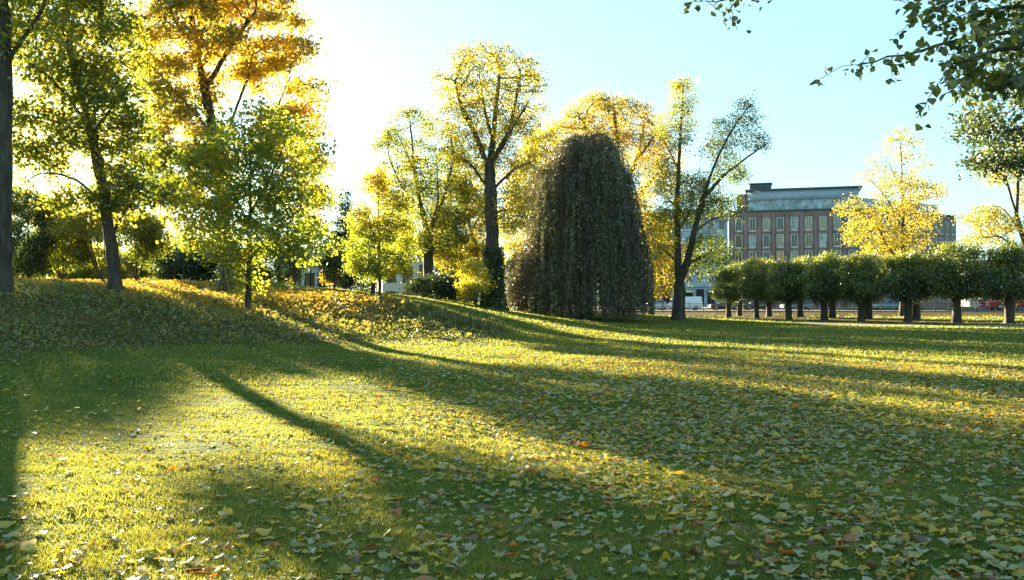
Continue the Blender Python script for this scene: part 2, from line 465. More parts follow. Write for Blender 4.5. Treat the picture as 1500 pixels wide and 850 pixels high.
def tree(name, label, d, limbs, blobs, R, mat, bark='bark', seed=1, nattr=500, step=0.35, kill=0.6, rt=0.012, nleaf=12000, lsize=0.13, spread=0.35,
         tint0=0.4, tgrad=(0, 0, 0), tnoise=0.25, trand=0.16, hole=1.3, thr=-0.2, zmin=0.5, group=None, cat='tree', shape='diamond', flare=0.5, back=3, up=0.5, nscale=1.6, limb_dd=None, gravity=0.0, ivy=None, loc=None, zflat=.75):
    rng = np.random.default_rng(seed)
    base = P(limbs[0][0][0], HOR, d); base[2] = gz1(base[0], base[1]) - 0.05
    nodes = []; par = []
    def poly_nodes(pl, dd):
        pts = []
        for i, q in enumerate(pl):
            e = q[2] if len(q) > 2 else dd * i / max(1, len(pl) - 1)
            pts.append(P(q[0], q[1], d + e))
        return pts
    for li, pl in enumerate(limbs):
        dd = 0.0 if li == 0 else (limb_dd[li] if limb_dd else rng.uniform(-0.09, 0.09) * d * 0.4)
        pts = poly_nodes(pl, dd)
        if li == 0:
            pts[0] = base.copy()
            prev = None
        else:
            arr = np.array(nodes)
            prev = int(np.linalg.norm(arr - pts[0], axis=1).argmin())
            pts[0] = arr[prev]
        # catmull-ish subdivision with wander
        pp = np.array(pts)
        seg = np.linalg.norm(np.diff(pp, axis=0), axis=1)
        L = np.concatenate([[0], np.cumsum(seg)])
        m = max(2, int(L[-1] / step))
        tt = np.linspace(0, L[-1], m + 1)
        fine = np.stack([np.interp(tt, L, pp[:, k]) for k in range(3)], 1)
        for _ in range(3):
            fine[1:-1] = 0.25 * fine[:-2] + 0.5 * fine[1:-1] + 0.25 * fine[2:]
        fine[1:] += rng.normal(scale=0.03 * step, size=fine[1:].shape)
        if li == 0:
            nodes.append(fine[0]); par.append(-1); prev = 0
        for q in fine[1:]:
            nodes.append(q); par.append(prev); prev = len(nodes) - 1
    ntrunk = len(nodes)
    hole_f = SineNoise(hole, seed + 11) if hole else None
    attr = sample_blobs(blobs, d, nattr, rng, hole_f, thr, zmin)
    arr, par = colonize(nodes, par, attr, step, kill, 140, rng, gravity)
    n = len(arr)
    cnt = np.zeros(n); child = [[] for _ in range(n)]
    for i in range(n):
        if par[i] >= 0: child[par[i]].append(i)
    order = list(range(n))[::-1]
    depth = np.zeros(n, int)
    for i in order:                      # children always have higher indices
        if not child[i]: cnt[i] = 1
        if par[i] >= 0:
            cnt[par[i]] += cnt[i]; depth[par[i]] = max(depth[par[i]], depth[i] + 1)
    main = np.full(n, -1)
    for i in range(n):
        if child[i]: main[i] = max(child[i], key=lambda c: cnt[c] + (1e6 if c < ntrunk and c == i + 1 else 0))
    e = math.log(max(cnt[0], 3)) / math.log(R / rt)
    rad = rt * cnt ** (1.0 / e)
    h0 = arr[0][2]
    hh = np.clip((arr[:, 2] - h0), 0, None)
    low = np.arange(n) < ntrunk
    rad = np.where(low, rad * (1 + flare * np.exp(-hh / (R * 1.6))), rad)
    root = empty(name, base, label, cat, group)
    wl = base
    tm = tubes_mesh('trunk', arr - wl, par, rad, main, rng)
    link_mesh('trunk', tm, M[bark], root)
    # leaves round the outer twigs
    tips = np.array([i for i in range(ntrunk // 2, n) if depth[i] <= back and (i >= ntrunk or depth[i] <= 1)])
    w = np.exp(-depth[tips] * 0.25)
    pick = rng.choice(tips, nleaf, p=w / w.sum())
    off = rng.normal(size=(nleaf, 3)) * spread * np.array([1, 1, zflat])
    pos = arr[pick] + off
    pos[:, 2] = np.maximum(pos[:, 2], gz(pos[:, 0], pos[:, 1]) + 0.15)
    zc = pos[:, 2].mean(); zr = pos[:, 2].std() * 2 + 1e-6
    xc = pos[:, 0].mean(); xr = pos[:, 0].std() * 2 + 1e-6
    tn = SineNoise(nscale, seed + 5)
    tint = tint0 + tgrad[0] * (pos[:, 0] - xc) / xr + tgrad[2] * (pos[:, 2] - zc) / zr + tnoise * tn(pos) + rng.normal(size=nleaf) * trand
    size = lsize * rng.uniform(0.6, 1.25, nleaf)
    lm = leaves_mesh('crown', pos - wl, size, np.clip(tint, 0, 1), rng, up=up, shape=shape)
    link_mesh('crown', lm, M[mat], root)
    if ivy:
        zt, ni, mt = ivy
        k = np.array([i for i in range(ntrunk) if arr[i][2] < h0 + zt])
        pk = rng.choice(k, ni)
        dr = unit(rng.normal(size=(ni, 3)) * np.array([1, 1, 0.15]))
        ip = arr[pk] + dr * (rad[pk][:, None] + rng.uniform(0.02, 0.3, (ni, 1))) + rng.uniform(-.2, .2, (ni, 3)) * np.array([0, 0, 1])
        ip[:, 2] = np.maximum(ip[:, 2], gz(ip[:, 0], ip[:, 1]) + 0.05)
        link_mesh('ivy', leaves_mesh('ivy', ip - wl, 0.12 * rng.uniform(.6, 1.2, ni), np.clip(rng.normal(.3, .2, ni), 0, 1), rng, up=.2), M[mt], root)
    return root

def shrub(name, label, px, d, blobs, mat, seed, nleaf=5000, lsize=0.11, nst=8, R=0.13, cat='shrub', lean=1.0, **kw):
    """several stems fanning out from one foot"""
    rng = np.random.default_rng(seed + 900)
    x = PX(px, d); g = gz1(x, d)
    fy = HOR - (g - EYE) / d * F
    top = min(b[1] - b[3] * 0.3 for b in blobs)
    wid = max(b[2] for b in blobs)
    limbs = [[(px, fy), (px + rng.uniform(-3, 3), fy - (fy - top) * 0.5), (px + rng.uniform(-6, 6), top + 8)]]
    for i in range(nst - 1):
        s = (i / max(1, nst - 2) - 0.5) * 2 * lean
        limbs.append([(px, fy - 1), (px + s * wid * 0.35, fy - (fy - top) * 0.3), (px + s * wid * 0.7, fy - (fy - top) * rng.uniform(0.55, 0.8))])
        limbs[-1][0] = (px + s * 4, fy - 1)
    kw.setdefault('nattr', 160); kw.setdefault('step', 0.22); kw.setdefault('kill', 0.4); kw.setdefault('rt', 0.008); kw.setdefault('spread', 0.28)
    kw.setdefault('zmin', 0.15)
    return tree(name, label, d, limbs, blobs, R, mat, seed=seed, nleaf=nleaf, lsize=lsize, cat=cat, flare=0.2, **kw)

#TREES_BEGIN
# ---- the left mound
tree('tall_tree', 'tall tree whose dark trunk stands at the left edge of the lawn', 27,
     [[(2, 428), (3, 330), (2, 200), (3, 80), (0, -60), (-10, -200)], [(3, 110), (25, 60), (55, 30), (70, -20)], [(2, 150), (28, 125), (40, 100)], [(0, 20), (-60, -60), (-110, -150)], [(0, -30), (50, -110), (80, -180)]],
     [(-60, -150, 150, 130), (50, 40, 60, 60), (30, -60, 90, 70), (-90, 60, 70, 90)], 0.27, 'leaf_green', seed=3, nattr=600, nleaf=15000, lsize=0.14, tint0=0.5, flare=0.3, spread=.4)
tree('maple_tree', 'tall green maple with a leaning trunk standing on the mound', 33,
     [[(170, 428), (163, 360), (152, 290), (142, 235), (125, 170), (106, 100), (96, 40), (90, -60)],
      [(142, 232), (134, 160), (138, 70), (152, -30)], [(163, 345), (185, 305), (215, 260)], [(155, 300), (110, 260), (60, 250), (30, 270)], [(128, 180), (80, 120), (40, 90)], [(140, 200), (175, 140), (195, 110)]],
     [(110, 40, 105, 95), (55, 190, 55, 80), (150, 150, 60, 90), (205, 250, 38, 55), (60, 245, 55, 38), (100, -80, 120, 80), (155, 268, 60, 30), (205, 290, 50, 26, 0, 3), (150, 293, 45, 20, 0, 3), (95, 303, 42, 9, 0, 5), (235, 285, 30, 28, 0, 3), (185, 190, 35, 40)],
     0.215, 'leaf_green', seed=4, nattr=1400, step=0.3, kill=0.48, nleaf=40000, lsize=0.14, spread=0.32, zflat=.58, back=3, flare=.5, tint0=0.46, tgrad=(0, 0, -0.05), hole=1.5, thr=0.1, shape='maple')
tree('maple_tree', 'big maple turning bright orange at the top, behind the young tree', 44,
     [[(333, 431), (330, 350), (318, 250), (306, 160), (292, 100), (280, 40), (276, -40)],
      [(318, 245), (342, 165), (362, 115), (368, 80)], [(330, 320), (385, 225), (410, 145), (424, 112)], [(312, 200), (260, 140), (235, 110)], [(410, 148), (440, 170), (450, 150)], [(325, 290), (270, 240), (240, 220)], [(300, 130), (340, 60), (370, 20)]],
     [(330, 40, 115, 75), (425, 110, 48, 85), (265, 120, 60, 70), (270, 225, 70, 80), (445, 205, 32, 70), (380, 60, 70, 60), (310, -50, 110, 60), (240, 260, 42, 55), (230, 60, 45, 70), (455, 290, 32, 60), (420, 200, 50, 60)],
     0.32, 'leaf_orange', seed=5, nattr=1600, step=0.36, kill=0.58, nleaf=54000, lsize=0.16, spread=0.36, zflat=.58, back=3, flare=.5, tint0=0.38, tgrad=(0.15, 0, 0.3), hole=1.8, thr=0.02, shape='maple')
tree('young_maple', 'young bushy green maple with a thin trunk, on the bank slope', 35,
     [[(363, 456), (364, 400), (366, 330), (366, 250), (368, 190)], [(364, 410), (330, 360), (290, 330)], [(365, 380), (410, 330), (450, 300)], [(366, 330), (330, 260), (310, 220)], [(366, 310), (405, 240), (420, 200)], [(364, 420), (350, 410), (345, 420)]],
     [(355, 265, 85, 85), (300, 325, 55, 52), (440, 290, 48, 66), (365, 352, 95, 36), (375, 175, 45, 28), (362, 412, 28, 26), (420, 220, 50, 45), (290, 250, 45, 50), (452, 355, 38, 34)],
     0.12, 'leaf_lime', seed=6, nattr=1000, step=0.25, kill=0.42, rt=0.008, nleaf=17500, lsize=0.145, spread=0.32, zflat=.5, tint0=0.44, tgrad=(0, 0, 0), tnoise=0.22, hole=0.9, thr=-0.15, shape='maple', back=5)
for a in [
    ('dark green shrub with yellowing top right beside the leftmost trunk', 42, 50, [(40, 345, 38, 62), (48, 300, 28, 26, 0, 2), (30, 385, 34, 25), (25, 290, 25, 25, 0, 2)], 'leaf_dark', 21, 14000, 0.5, (0, 0, .35)),
    ('wide shrub with splayed bare stems between leftmost trunk and leaning maple', 92, 53, [(86, 345, 46, 38), (84, 318, 36, 22, 0, 2), (68, 370, 35, 28), (110, 365, 34, 28)], 'leaf_lime', 22, 14000, 0.5, (0, 0, .2)),
    ('golden yellow shrub with crossing stems just left of the leaning maple', 150, 50, [(118, 337, 40, 26), (138, 328, 26, 22), (165, 324, 18, 16), (105, 372, 26, 20, 0, .5)], 'leaf_yellow', 23, 10000, 0.3, (0, 0, .1)),
    ('yellow green shrub arching just right of the leaning maple trunk', 198, 51, [(212, 337, 34, 24), (200, 328, 28, 20), (232, 354, 18, 22), (222, 378, 22, 16, 0, .5)], 'leaf_yellow', 24, 9500, 0.22, (0, 0, .1))]:
    shrub('shrub', a[0], a[1], a[2], a[3], a[4], a[5], nleaf=a[6], tint0=a[7], tgrad=a[8], group='shrubs along the back of the mound', lsize=0.14, hole=1.0, thr=-.25)
for a in [
    ('hazy green shrub far behind, just right of the leftmost trunk', 34, 70, [(34, 382, 44, 30)], 'leaf_lime', 81, .35),
    ('light green shrub far behind, below the open sky gap', 96, 72, [(98, 386, 44, 28)], 'leaf_lime', 82, .55),
    ('yellow green shrub far behind the leaning maple trunk', 158, 72, [(160, 388, 40, 28)], 'leaf_lime', 83, .6),
    ('olive green shrub far behind, left of the dark evergreen bushes', 222, 72, [(222, 388, 34, 30)], 'leaf_green', 84, .3)]:
    shrub('shrub', a[0], a[1], a[2], a[3], a[4], a[5], nleaf=9000, tint0=a[6], group='shrubs along the back of the mound', lsize=0.17, hole=None, zmin=.05)
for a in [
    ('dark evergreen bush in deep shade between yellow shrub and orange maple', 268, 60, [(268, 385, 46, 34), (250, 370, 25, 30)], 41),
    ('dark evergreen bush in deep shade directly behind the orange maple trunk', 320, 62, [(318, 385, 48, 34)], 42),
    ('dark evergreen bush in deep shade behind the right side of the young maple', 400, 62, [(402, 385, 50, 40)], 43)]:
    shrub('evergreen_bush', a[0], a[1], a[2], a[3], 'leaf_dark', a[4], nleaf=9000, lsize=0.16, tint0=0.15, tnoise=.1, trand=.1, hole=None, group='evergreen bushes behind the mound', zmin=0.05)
# ---- the middle
tree('conifer', 'slim dark blue green conifer behind the columnar yellow tree', 60,
     [[(506, 425), (506, 350), (506, 282)]], [(506, 390, 28, 35), (506, 345, 20, 30), (506, 305, 11, 22)], 0.12, 'leaf_conifer', seed=51, nattr=260, step=0.25, kill=0.4, nleaf=9000, lsize=0.15, spread=0.25, tint0=0.4, hole=None, zmin=.3)
tree('small_tree', 'small dark dome crowned tree on a thin stem left of the columnar tree', 52,
     [[(490, 426), (490, 405), (489, 370)]], [(487, 385, 24, 28)], 0.06, 'leaf_dark', seed=52, nattr=160, step=0.2, kill=0.35, nleaf=4500, lsize=0.12, spread=0.22, tint0=0.3)
tree('columnar_tree', 'young pointed yellow green tree with upright crown on the lawn edge', 42,
     [[(556, 437), (556, 400), (555, 330), (552, 238)], [(556, 410), (530, 390), (515, 370)], [(556, 405), (585, 385), (605, 380)], [(556, 370), (540, 320), (535, 280)], [(556, 360), (575, 310), (580, 285)]],
     [(555, 330, 34, 60), (552, 285, 24, 40), (550, 252, 12, 24), (588, 330, 24, 50), (527, 345, 24, 48), (556, 388, 52, 24)], 0.085, 'leaf_lime', seed=53, nattr=650, step=0.2, kill=0.35, rt=0.006, nleaf=17000, lsize=0.12, spread=0.2, tint0=0.58, tgrad=(0, 0, .25), tnoise=.15, hole=.9, back=4)
tree('slender_tree', 'slim dark trunked tree hidden right behind the columnar tree', 50,
     [[(547, 436), (547, 395), (548, 340)]], [(545, 375, 35, 40)], 0.12, 'leaf_green', seed=54, nattr=160, step=.25, kill=.4, nleaf=3500, tint0=.3)
tree('sparse_tree', 'sparse thin leaved tree with forking dark limbs behind columnar tree', 62,
     [[(626, 420), (628, 375), (624, 330), (612, 285), (606, 240), (602, 190), (598, 165)], [(627, 350), (650, 290), (664, 235), (660, 200)], [(620, 310), (588, 275), (567, 225), (570, 190)], [(626, 340), (642, 300), (640, 240)], [(607, 250), (590, 215), (580, 190)]],
     [(598, 190, 40, 35), (570, 215, 28, 30), (650, 215, 32, 35), (655, 280, 38, 50), (590, 265, 40, 45), (635, 330, 55, 45), (600, 340, 40, 40)],
     0.34, 'leaf_green', seed=55, nattr=1000, step=.33, kill=.5, rt=.015, nleaf=26000, lsize=.15, spread=.33, tint0=.42, hole=1.3, thr=0.0)
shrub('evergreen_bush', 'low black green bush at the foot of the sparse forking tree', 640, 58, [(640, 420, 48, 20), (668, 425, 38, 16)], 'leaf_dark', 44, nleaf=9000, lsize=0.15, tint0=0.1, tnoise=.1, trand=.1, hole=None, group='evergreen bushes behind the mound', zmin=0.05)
tree('leaning_tree', 'yellow leaved tree with thin left leaning trunk beside the tall ash', 64,
     [[(708, 440), (700, 380), (688, 330), (672, 270), (662, 240)], [(690, 335), (715, 300), (725, 280)], [(680, 300), (650, 290)]],
     [(675, 330, 50, 40), (700, 385, 38, 40), (660, 370, 35, 35), (690, 270, 40, 40)], 0.16, 'leaf_yellow', seed=56, nattr=700, step=.33, kill=.52, nleaf=24000, lsize=.16, spread=.33, tint0=.35, hole=1.3, thr=-.1)
shrub('shrub', 'sunlit yellow green shrub against the foot of the tall ash trunk', 698, 53, [(695, 408, 20, 30), (684, 425, 14, 18)], 'leaf_lime', 57, nleaf=3500, lsize=.13, tint0=.6)
tree('tall_ash', 'tallest yellow tree with a broad fan crown and thick ivy clad trunk', 54,
     [[(723, 452), (722, 370), (719, 300), (717, 250)],
      [(717, 252), (698, 200), (674, 152), (666, 118)], [(718, 250), (722, 205), (727, 150), (732, 105)], [(719, 245), (745, 195), (764, 165), (775, 148)], [(675, 155), (657, 145)], [(722, 205), (708, 155), (704, 120)], [(745, 195), (756, 145), (760, 118)], [(718, 280), (690, 240), (655, 215)], [(719, 285), (755, 245), (785, 235)]],
     [(715, 118, 80, 58), (662, 145, 36, 55), (772, 148, 34, 52), (720, 190, 75, 35), (680, 225, 40, 25), (755, 235, 40, 25), (745, 300, 40, 45)],
     0.4, 'leaf_yellow', seed=58, nattr=1700, step=.32, kill=.45, rt=.016, nleaf=22000, lsize=.14, spread=.26, tint0=.42, hole=1.1, thr=0.1, tnoise=.2, ivy=(3.6, 9000, 'leaf_dark'), flare=.7)
tree('yellow_tree', 'dense golden tree behind, between the tall ash and the weeping beech', 84,
     [[(780, 440), (780, 350), (782, 260), (785, 210)], [(780, 340), (755, 280)], [(780, 320), (805, 250)]],
     [(785, 260, 42, 70), (765, 330, 40, 60), (798, 215, 30, 35), (770, 400, 40, 40)], .3, 'leaf_yellow', seed=59, nattr=700, step=.45, kill=.75, nleaf=26000, lsize=.2, spread=.5, tint0=.5)
tree('twiggy_tree', 'wide twiggy brownish tree rising behind the weeping beech', 86,
     [[(905, 445), (905, 350), (900, 280), (890, 230)], [(900, 290), (870, 220), (855, 180)], [(900, 280), (905, 210), (900, 160)], [(902, 300), (935, 230), (945, 180)], [(903, 320), (955, 265), (985, 225)], [(935, 232), (965, 190)]],
     [(885, 180, 68, 44), (935, 200, 45, 55), (838, 192, 38, 32), (965, 240, 38, 50)], .4, 'leaf_orange', seed=60, nattr=2300, step=.4, kill=.5, rt=.022, nleaf=30000, lsize=.16, spread=.4, tint0=.36, hole=1.4, thr=.0)
tree('golden_tree', 'low golden tree glowing right behind the flank of the weeping beech', 80,
     [[(955, 450), (955, 380), (957, 320)], [(955, 390), (935, 330)], [(956, 370), (980, 330)]],
     [(950, 350, 32, 60), (965, 390, 40, 50), (940, 300, 20, 25)], .22, 'leaf_yellow', seed=61, nattr=500, step=.4, kill=.65, nleaf=13000, lsize=.19, spread=.45, tint0=.6)
tree('forked_tree', 'twin trunked tree forking low down, right of the weeping beech', 66,
     [[(994, 468), (995, 425), (993, 380), (992, 300), (996, 220), (1000, 150), (1002, 118)],
      [(996, 418), (1005, 390), (1016, 345), (1030, 290), (1045, 245), (1072, 190), (1100, 152)], [(1031, 292), (1060, 257), (1098, 228), (1130, 206)], [(1017, 342), (1045, 318), (1085, 318)], [(994, 250), (972, 205), (962, 185)], [(993, 310), (965, 275)], [(994, 340), (1012, 310), (1020, 270), (1030, 220)], [(1007, 388), (1040, 370), (1065, 375)], [(993, 385), (965, 360), (950, 355)]],
     [(1002, 140, 24, 32), (990, 190, 28, 35), (1058, 205, 24, 35), (1092, 170, 18, 30), (1110, 210, 20, 14), (1068, 255, 28, 24), (1010, 290, 45, 40), (1055, 300, 30, 26), (1035, 375, 42, 30), (970, 345, 28, 42), (975, 260, 20, 40)],
     .42, 'leaf_green', seed=62, nattr=1500, step=.33, kill=.44, rt=.014, nleaf=30000, lsize=.14, spread=.3, tint0=.38, tgrad=(-.4, 0, 0.05), hole=1.0, thr=.0, flare=.5)
# ---- the right
tree('yellow_tree', 'yellow tree in front of the brick block, above the clipped row', 82,
     [[(1322, 466), (1322, 390), (1323, 320), (1322, 260), (1320, 200)], [(1322, 340), (1300, 290), (1275, 262), (1255, 262)], [(1322, 315), (1345, 292), (1385, 287)], [(1322, 290), (1340, 250), (1350, 225)], [(1322, 280), (1300, 235), (1290, 225)], [(1322, 390), (1300, 360), (1280, 320), (1250, 305)]],
     [(1318, 215, 28, 26), (1345, 232, 24, 22), (1290, 245, 22, 18), (1352, 280, 34, 16), (1265, 305, 42, 22), (1285, 340, 48, 26), (1320, 350, 45, 22), (1300, 372, 40, 20), (1308, 285, 42, 36), (1345, 320, 32, 26)],
     .26, 'leaf_yellow', seed=63, nattr=900, step=.36, kill=.55, rt=.014, nleaf=16000, lsize=.17, spread=.36, tint0=.5, hole=1.4, thr=-.05)
tree('thin_tree', 'thin yellow tree with bare curving limbs behind the last clipped tree', 62,
     [[(1516, 460), (1508, 390), (1494, 330), (1478, 275), (1466, 225)], [(1498, 340), (1470, 303), (1440, 300), (1415, 312)], [(1490, 320), (1492, 270), (1497, 220)], [(1505, 380), (1465, 345), (1430, 350)], [(1478, 275), (1455, 250)]],
     [(1440, 320, 38, 20), (1470, 335, 30, 20), (1470, 240, 40, 35), (1510, 240, 40, 60), (1435, 352, 25, 14)], .18, 'leaf_yellow', seed=64, nattr=600, step=.3, kill=.5, nleaf=10000, lsize=.15, spread=.3, tint0=.4, hole=1.1)
tree('dark_tree', 'dark olive tree whose heavy crown hangs in from the right edge', 34,
     [[(1690, 470), (1680, 350), (1650, 200), (1640, 60), (1630, -100)], [(1655, 220), (1560, 180), (1480, 190), (1420, 200)], [(1650, 150), (1540, 110), (1450, 130)], [(1640, 80), (1560, 20)], [(1560, 182), (1500, 240), (1450, 250)]],
     [(1465, 165, 68, 55), (1500, 220, 70, 45), (1430, 215, 40, 40), (1560, 110, 100, 90), (1630, 0, 130, 110), (1520, 60, 80, 60), (1690, 180, 120, 100)],
     .36, 'leaf_dark', seed=65, nattr=900, step=.3, kill=.5, nleaf=26000, lsize=.14, spread=.3, tint0=.35, tnoise=.3, hole=1.2, thr=-.2, shape='ovate')
#TREES_END

# ---- weeping beech: arching limbs, curtains of hanging shoots
def weeping_beech():
    rng = np.random.default_rng(77)
    d = 63.0
    bx = PX(858, d); g = gz1(bx, d)
    base = np.array([bx, d, g - 0.05])
    root = empty('weeping_beech', base, 'huge weeping beech with dark curtains of hanging shoots down to the lawn', 'tree')
    def lr(z):   # half widths of the dome at height z (m above ground), left and right
        zs = [0, 1.5, 3.5, 5.2, 6.2, 7.5, 9.5, 11.2, 12.4, 13.4]
        l = [5.2, 5.2, 5.05, 4.7, 3.9, 3.6, 3.3, 2.5, 1.6, 0.9]
        r = [3.9, 3.9, 3.8, 3.7, 3.55, 3.4, 3.1, 2.7, 2.2, 1.3]
        return np.interp(z, zs, l), np.interp(z, zs, r)
    nodes = [np.array([0, 0, 0.0])]; par = [-1]
    for z in np.arange(0.4, 12.6, 0.4):
        nodes.append(np.array([0.25 * math.sin(z * .5), 0.2 * math.cos(z * .4), z])); par.append(len(nodes) - 2)
    nt = len(nodes)
    # limbs arch out from the leader to the dome, then shoots hang in bundles
    P_ = []; T_ = []
    tn = SineNoise(0.9, 5)
    NB = 400
    gap = SineNoise(1.5, 23)
    for i in range(NB + 90):
        z0 = 1.6 + 11.7 * ((i * 0.754877) % 1.0) ** .9
        az = 2 * math.pi * ((i * 0.56984 + rng.uniform(0, .02)) % 1.0)
        if i >= NB: z0 = rng.uniform(2.0, 5.6); az = math.pi + rng.normal() * .8
        L_, R_ = lr(z0)
        rx = R_ if math.cos(az) > 0 else L_; ry = .5 * (L_ + R_) * .95
        reach = 1 / math.sqrt((math.cos(az) / max(rx, .3)) ** 2 + (math.sin(az) / max(ry, .3)) ** 2)
        reach *= rng.uniform(.8, 1.04) if i % 4 else rng.uniform(.5, .85)
        g_ = gap(np.array([[math.cos(az) * 3, math.sin(az) * 3, z0 * .6]]))[0]
        if g_ < -.22 and i % 5 and i < NB: continue
        reach *= 1 + .13 * g_
        end = np.array([math.cos(az) * reach, math.sin(az) * reach, z0])
        s = int(np.clip((z0 - .25 * reach) / .4, 2, nt - 1)); p0 = nodes[s].copy(); prev = s
        m = max(3, int(reach / .45)); arch = rng.uniform(.25, .75)
        lump = 0.5 * math.sin(az * 3 + z0 * .9)
        for k in range(1, m + 1):
            t = k / m
            q = p0 + (end - p0) * np.array([t ** .8, t ** .8, t]) + np.array([0, 0, arch * math.sin(t * math.pi)]) + rng.normal(scale=.04, size=3)
            nodes.append(q); par.append(prev); prev = len(nodes) - 1
        root_id = prev
        blen = rng.gamma(4.0, 1.1) + 1.0; bt = rng.normal(.48, .28); hem = rng.uniform(.05, 1.6)
        for _ in range(8):
            p = nodes[root_id].copy(); prev = root_id
            length = blen * rng.uniform(.6, 1.15); side = rng.normal(scale=.22, size=2)
            st = .3; tt = rng.normal(bt, .07); k = 0
            while k * st < length and p[2] > hem + rng.uniform(0, .4):
                v = np.array([side[0] * math.exp(-k * .5) + math.cos(az) * .02, side[1] * math.exp(-k * .5) + math.sin(az) * .02, -st if k else -.08]) + rng.normal(scale=.022, size=3)
                p = p + v
                nodes.append(p.copy()); par.append(prev); prev = len(nodes) - 1
                P_.append(p + rng.normal(scale=(.07, .07, .12), size=(8, 3))); T_.append(np.full(8, tt))
                k += 1
    arr = np.array(nodes); par = np.array(par); n = len(arr)
    cnt = np.zeros(n); main = np.full(n, -1); best = np.zeros(n)
    has = np.zeros(n, bool)
    for i in range(n - 1, -1, -1):
        if cnt[i] == 0: cnt[i] = 1
        if par[i] >= 0:
            cnt[par[i]] += cnt[i]
            if cnt[i] > best[par[i]]: best[par[i]] = cnt[i]; main[par[i]] = i
    rad = 0.011 * cnt ** (1 / 2.1)
    rad = np.minimum(rad, 0.42)
    link_mesh('trunk', tubes_mesh('trunk', arr, par, rad, main, rng), M['bark_beech'], root)
    pos = np.concatenate(P_); t0 = np.concatenate(T_)
    pos[:, 2] = np.maximum(pos[:, 2], .12)
    tint = np.clip(t0 + .16 * tn(pos) + rng.normal(size=len(pos)) * .12, 0, 1)
    me = leaves_mesh('crown', pos, .13 * rng.uniform(.6, 1.25, len(pos)), tint, rng, up=0.0, droop=1.6, width=.3)
    link_mesh('crown', me, M['leaf_beech'], root)
    # shoots leaning off the main dome toward the ash
    return root
weeping_beech()

# ---- clipped lindens in two rows
def pollards():
    rng = np.random.default_rng(31)
    protos = []
    front = [(1067, 76), (1108, 72), (1155, 69), (1207, 66.5), (1262, 64), (1330, 62), (1401, 60), (1478, 58)]
    rear = [(1083, 84), (1126, 80), (1172, 77), (1219, 74), (1272, 71.5), (1342, 69)]
    lab_f = ['first clipped tree of the front row, leaf green and nearest the forked tree', 'second clipped tree of the front row counted from the forked tree', 'third clipped tree of the front row counted from the forked tree',
             'fourth clipped tree of the front row counted from the forked tree', 'fifth clipped tree of the front row, left of the tall yellow tree', 'sixth clipped tree of the front row, below the tall yellow tree',
             'thick trunked clipped tree, last but one of the front row', 'last clipped tree at the right end of the row, beside the red bus']
    lab_r = ['rear clipped tree showing between first and second front row trunks', 'rear clipped tree showing between second and third front row trunks', 'rear clipped tree showing between third and fourth front row trunks',
             'rear clipped tree just right of the fourth front row trunk', 'rear clipped tree just right of the fifth front row trunk', 'rear clipped tree just right of the sixth front row trunk']
    k = 0
    for row, labs in ((front, lab_f), (rear, lab_r)):
        for (px, d), lb in zip(row, labs):
            x = PX(px, d); g = gz1(x, d)
            if k < 6:
                D = 60.0; c = PX(750, D)
                def q(dx, z): return (750 + dx / D * F, HOR - (z - EYE) / D * F)
                s = k * 1.3
                gD = gz1(0.0, D)
                limbs = [[q(0, 0), q(.04, .8), q(0.0, 1.7 + gD), q(.05, 2.6 + gD)]] + [[q(0, 1.5 + gD), q(math.cos(s + i * 1.26) * .7, 2.2 + gD) + (math.sin(s + i * 1.26) * .7,), q(math.cos(s + i * 1.26) * 1.2, 3.2 + gD) + (math.sin(s + i * 1.26) * 1.1,)] for i in range(5)]
                def bl(dx, z, r, h): a = q(dx, z + gD); return (a[0], a[1], r / D * F, h / D * F)
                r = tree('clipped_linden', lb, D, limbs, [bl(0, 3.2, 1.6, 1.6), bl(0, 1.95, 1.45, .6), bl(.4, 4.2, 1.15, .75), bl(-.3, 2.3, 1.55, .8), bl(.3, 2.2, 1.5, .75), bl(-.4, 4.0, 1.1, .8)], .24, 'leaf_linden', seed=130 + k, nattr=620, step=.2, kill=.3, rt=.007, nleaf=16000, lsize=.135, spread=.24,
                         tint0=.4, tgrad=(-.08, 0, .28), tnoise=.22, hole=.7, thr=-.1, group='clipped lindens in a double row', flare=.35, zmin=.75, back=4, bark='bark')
                protos.append(r); o = r
            else:
                o = copy_tree(protos[(k * 5 + 1) % 6]); o['label'] = lb
            o.location = (x, d, g - .03)
            o.rotation_euler = (0, 0, rng.uniform(-.5, .5) + (k % 5) * .3)
            s = rng.uniform(.95, 1.06)
            sx = float(np.interp(x, [18, 32], [.8, 1.12])) * rng.uniform(.93, 1.06)
            o.scale = (sx, sx, s * float(np.interp(x, [18, 32], [.95, 1.06])))
            k += 1
pollards()

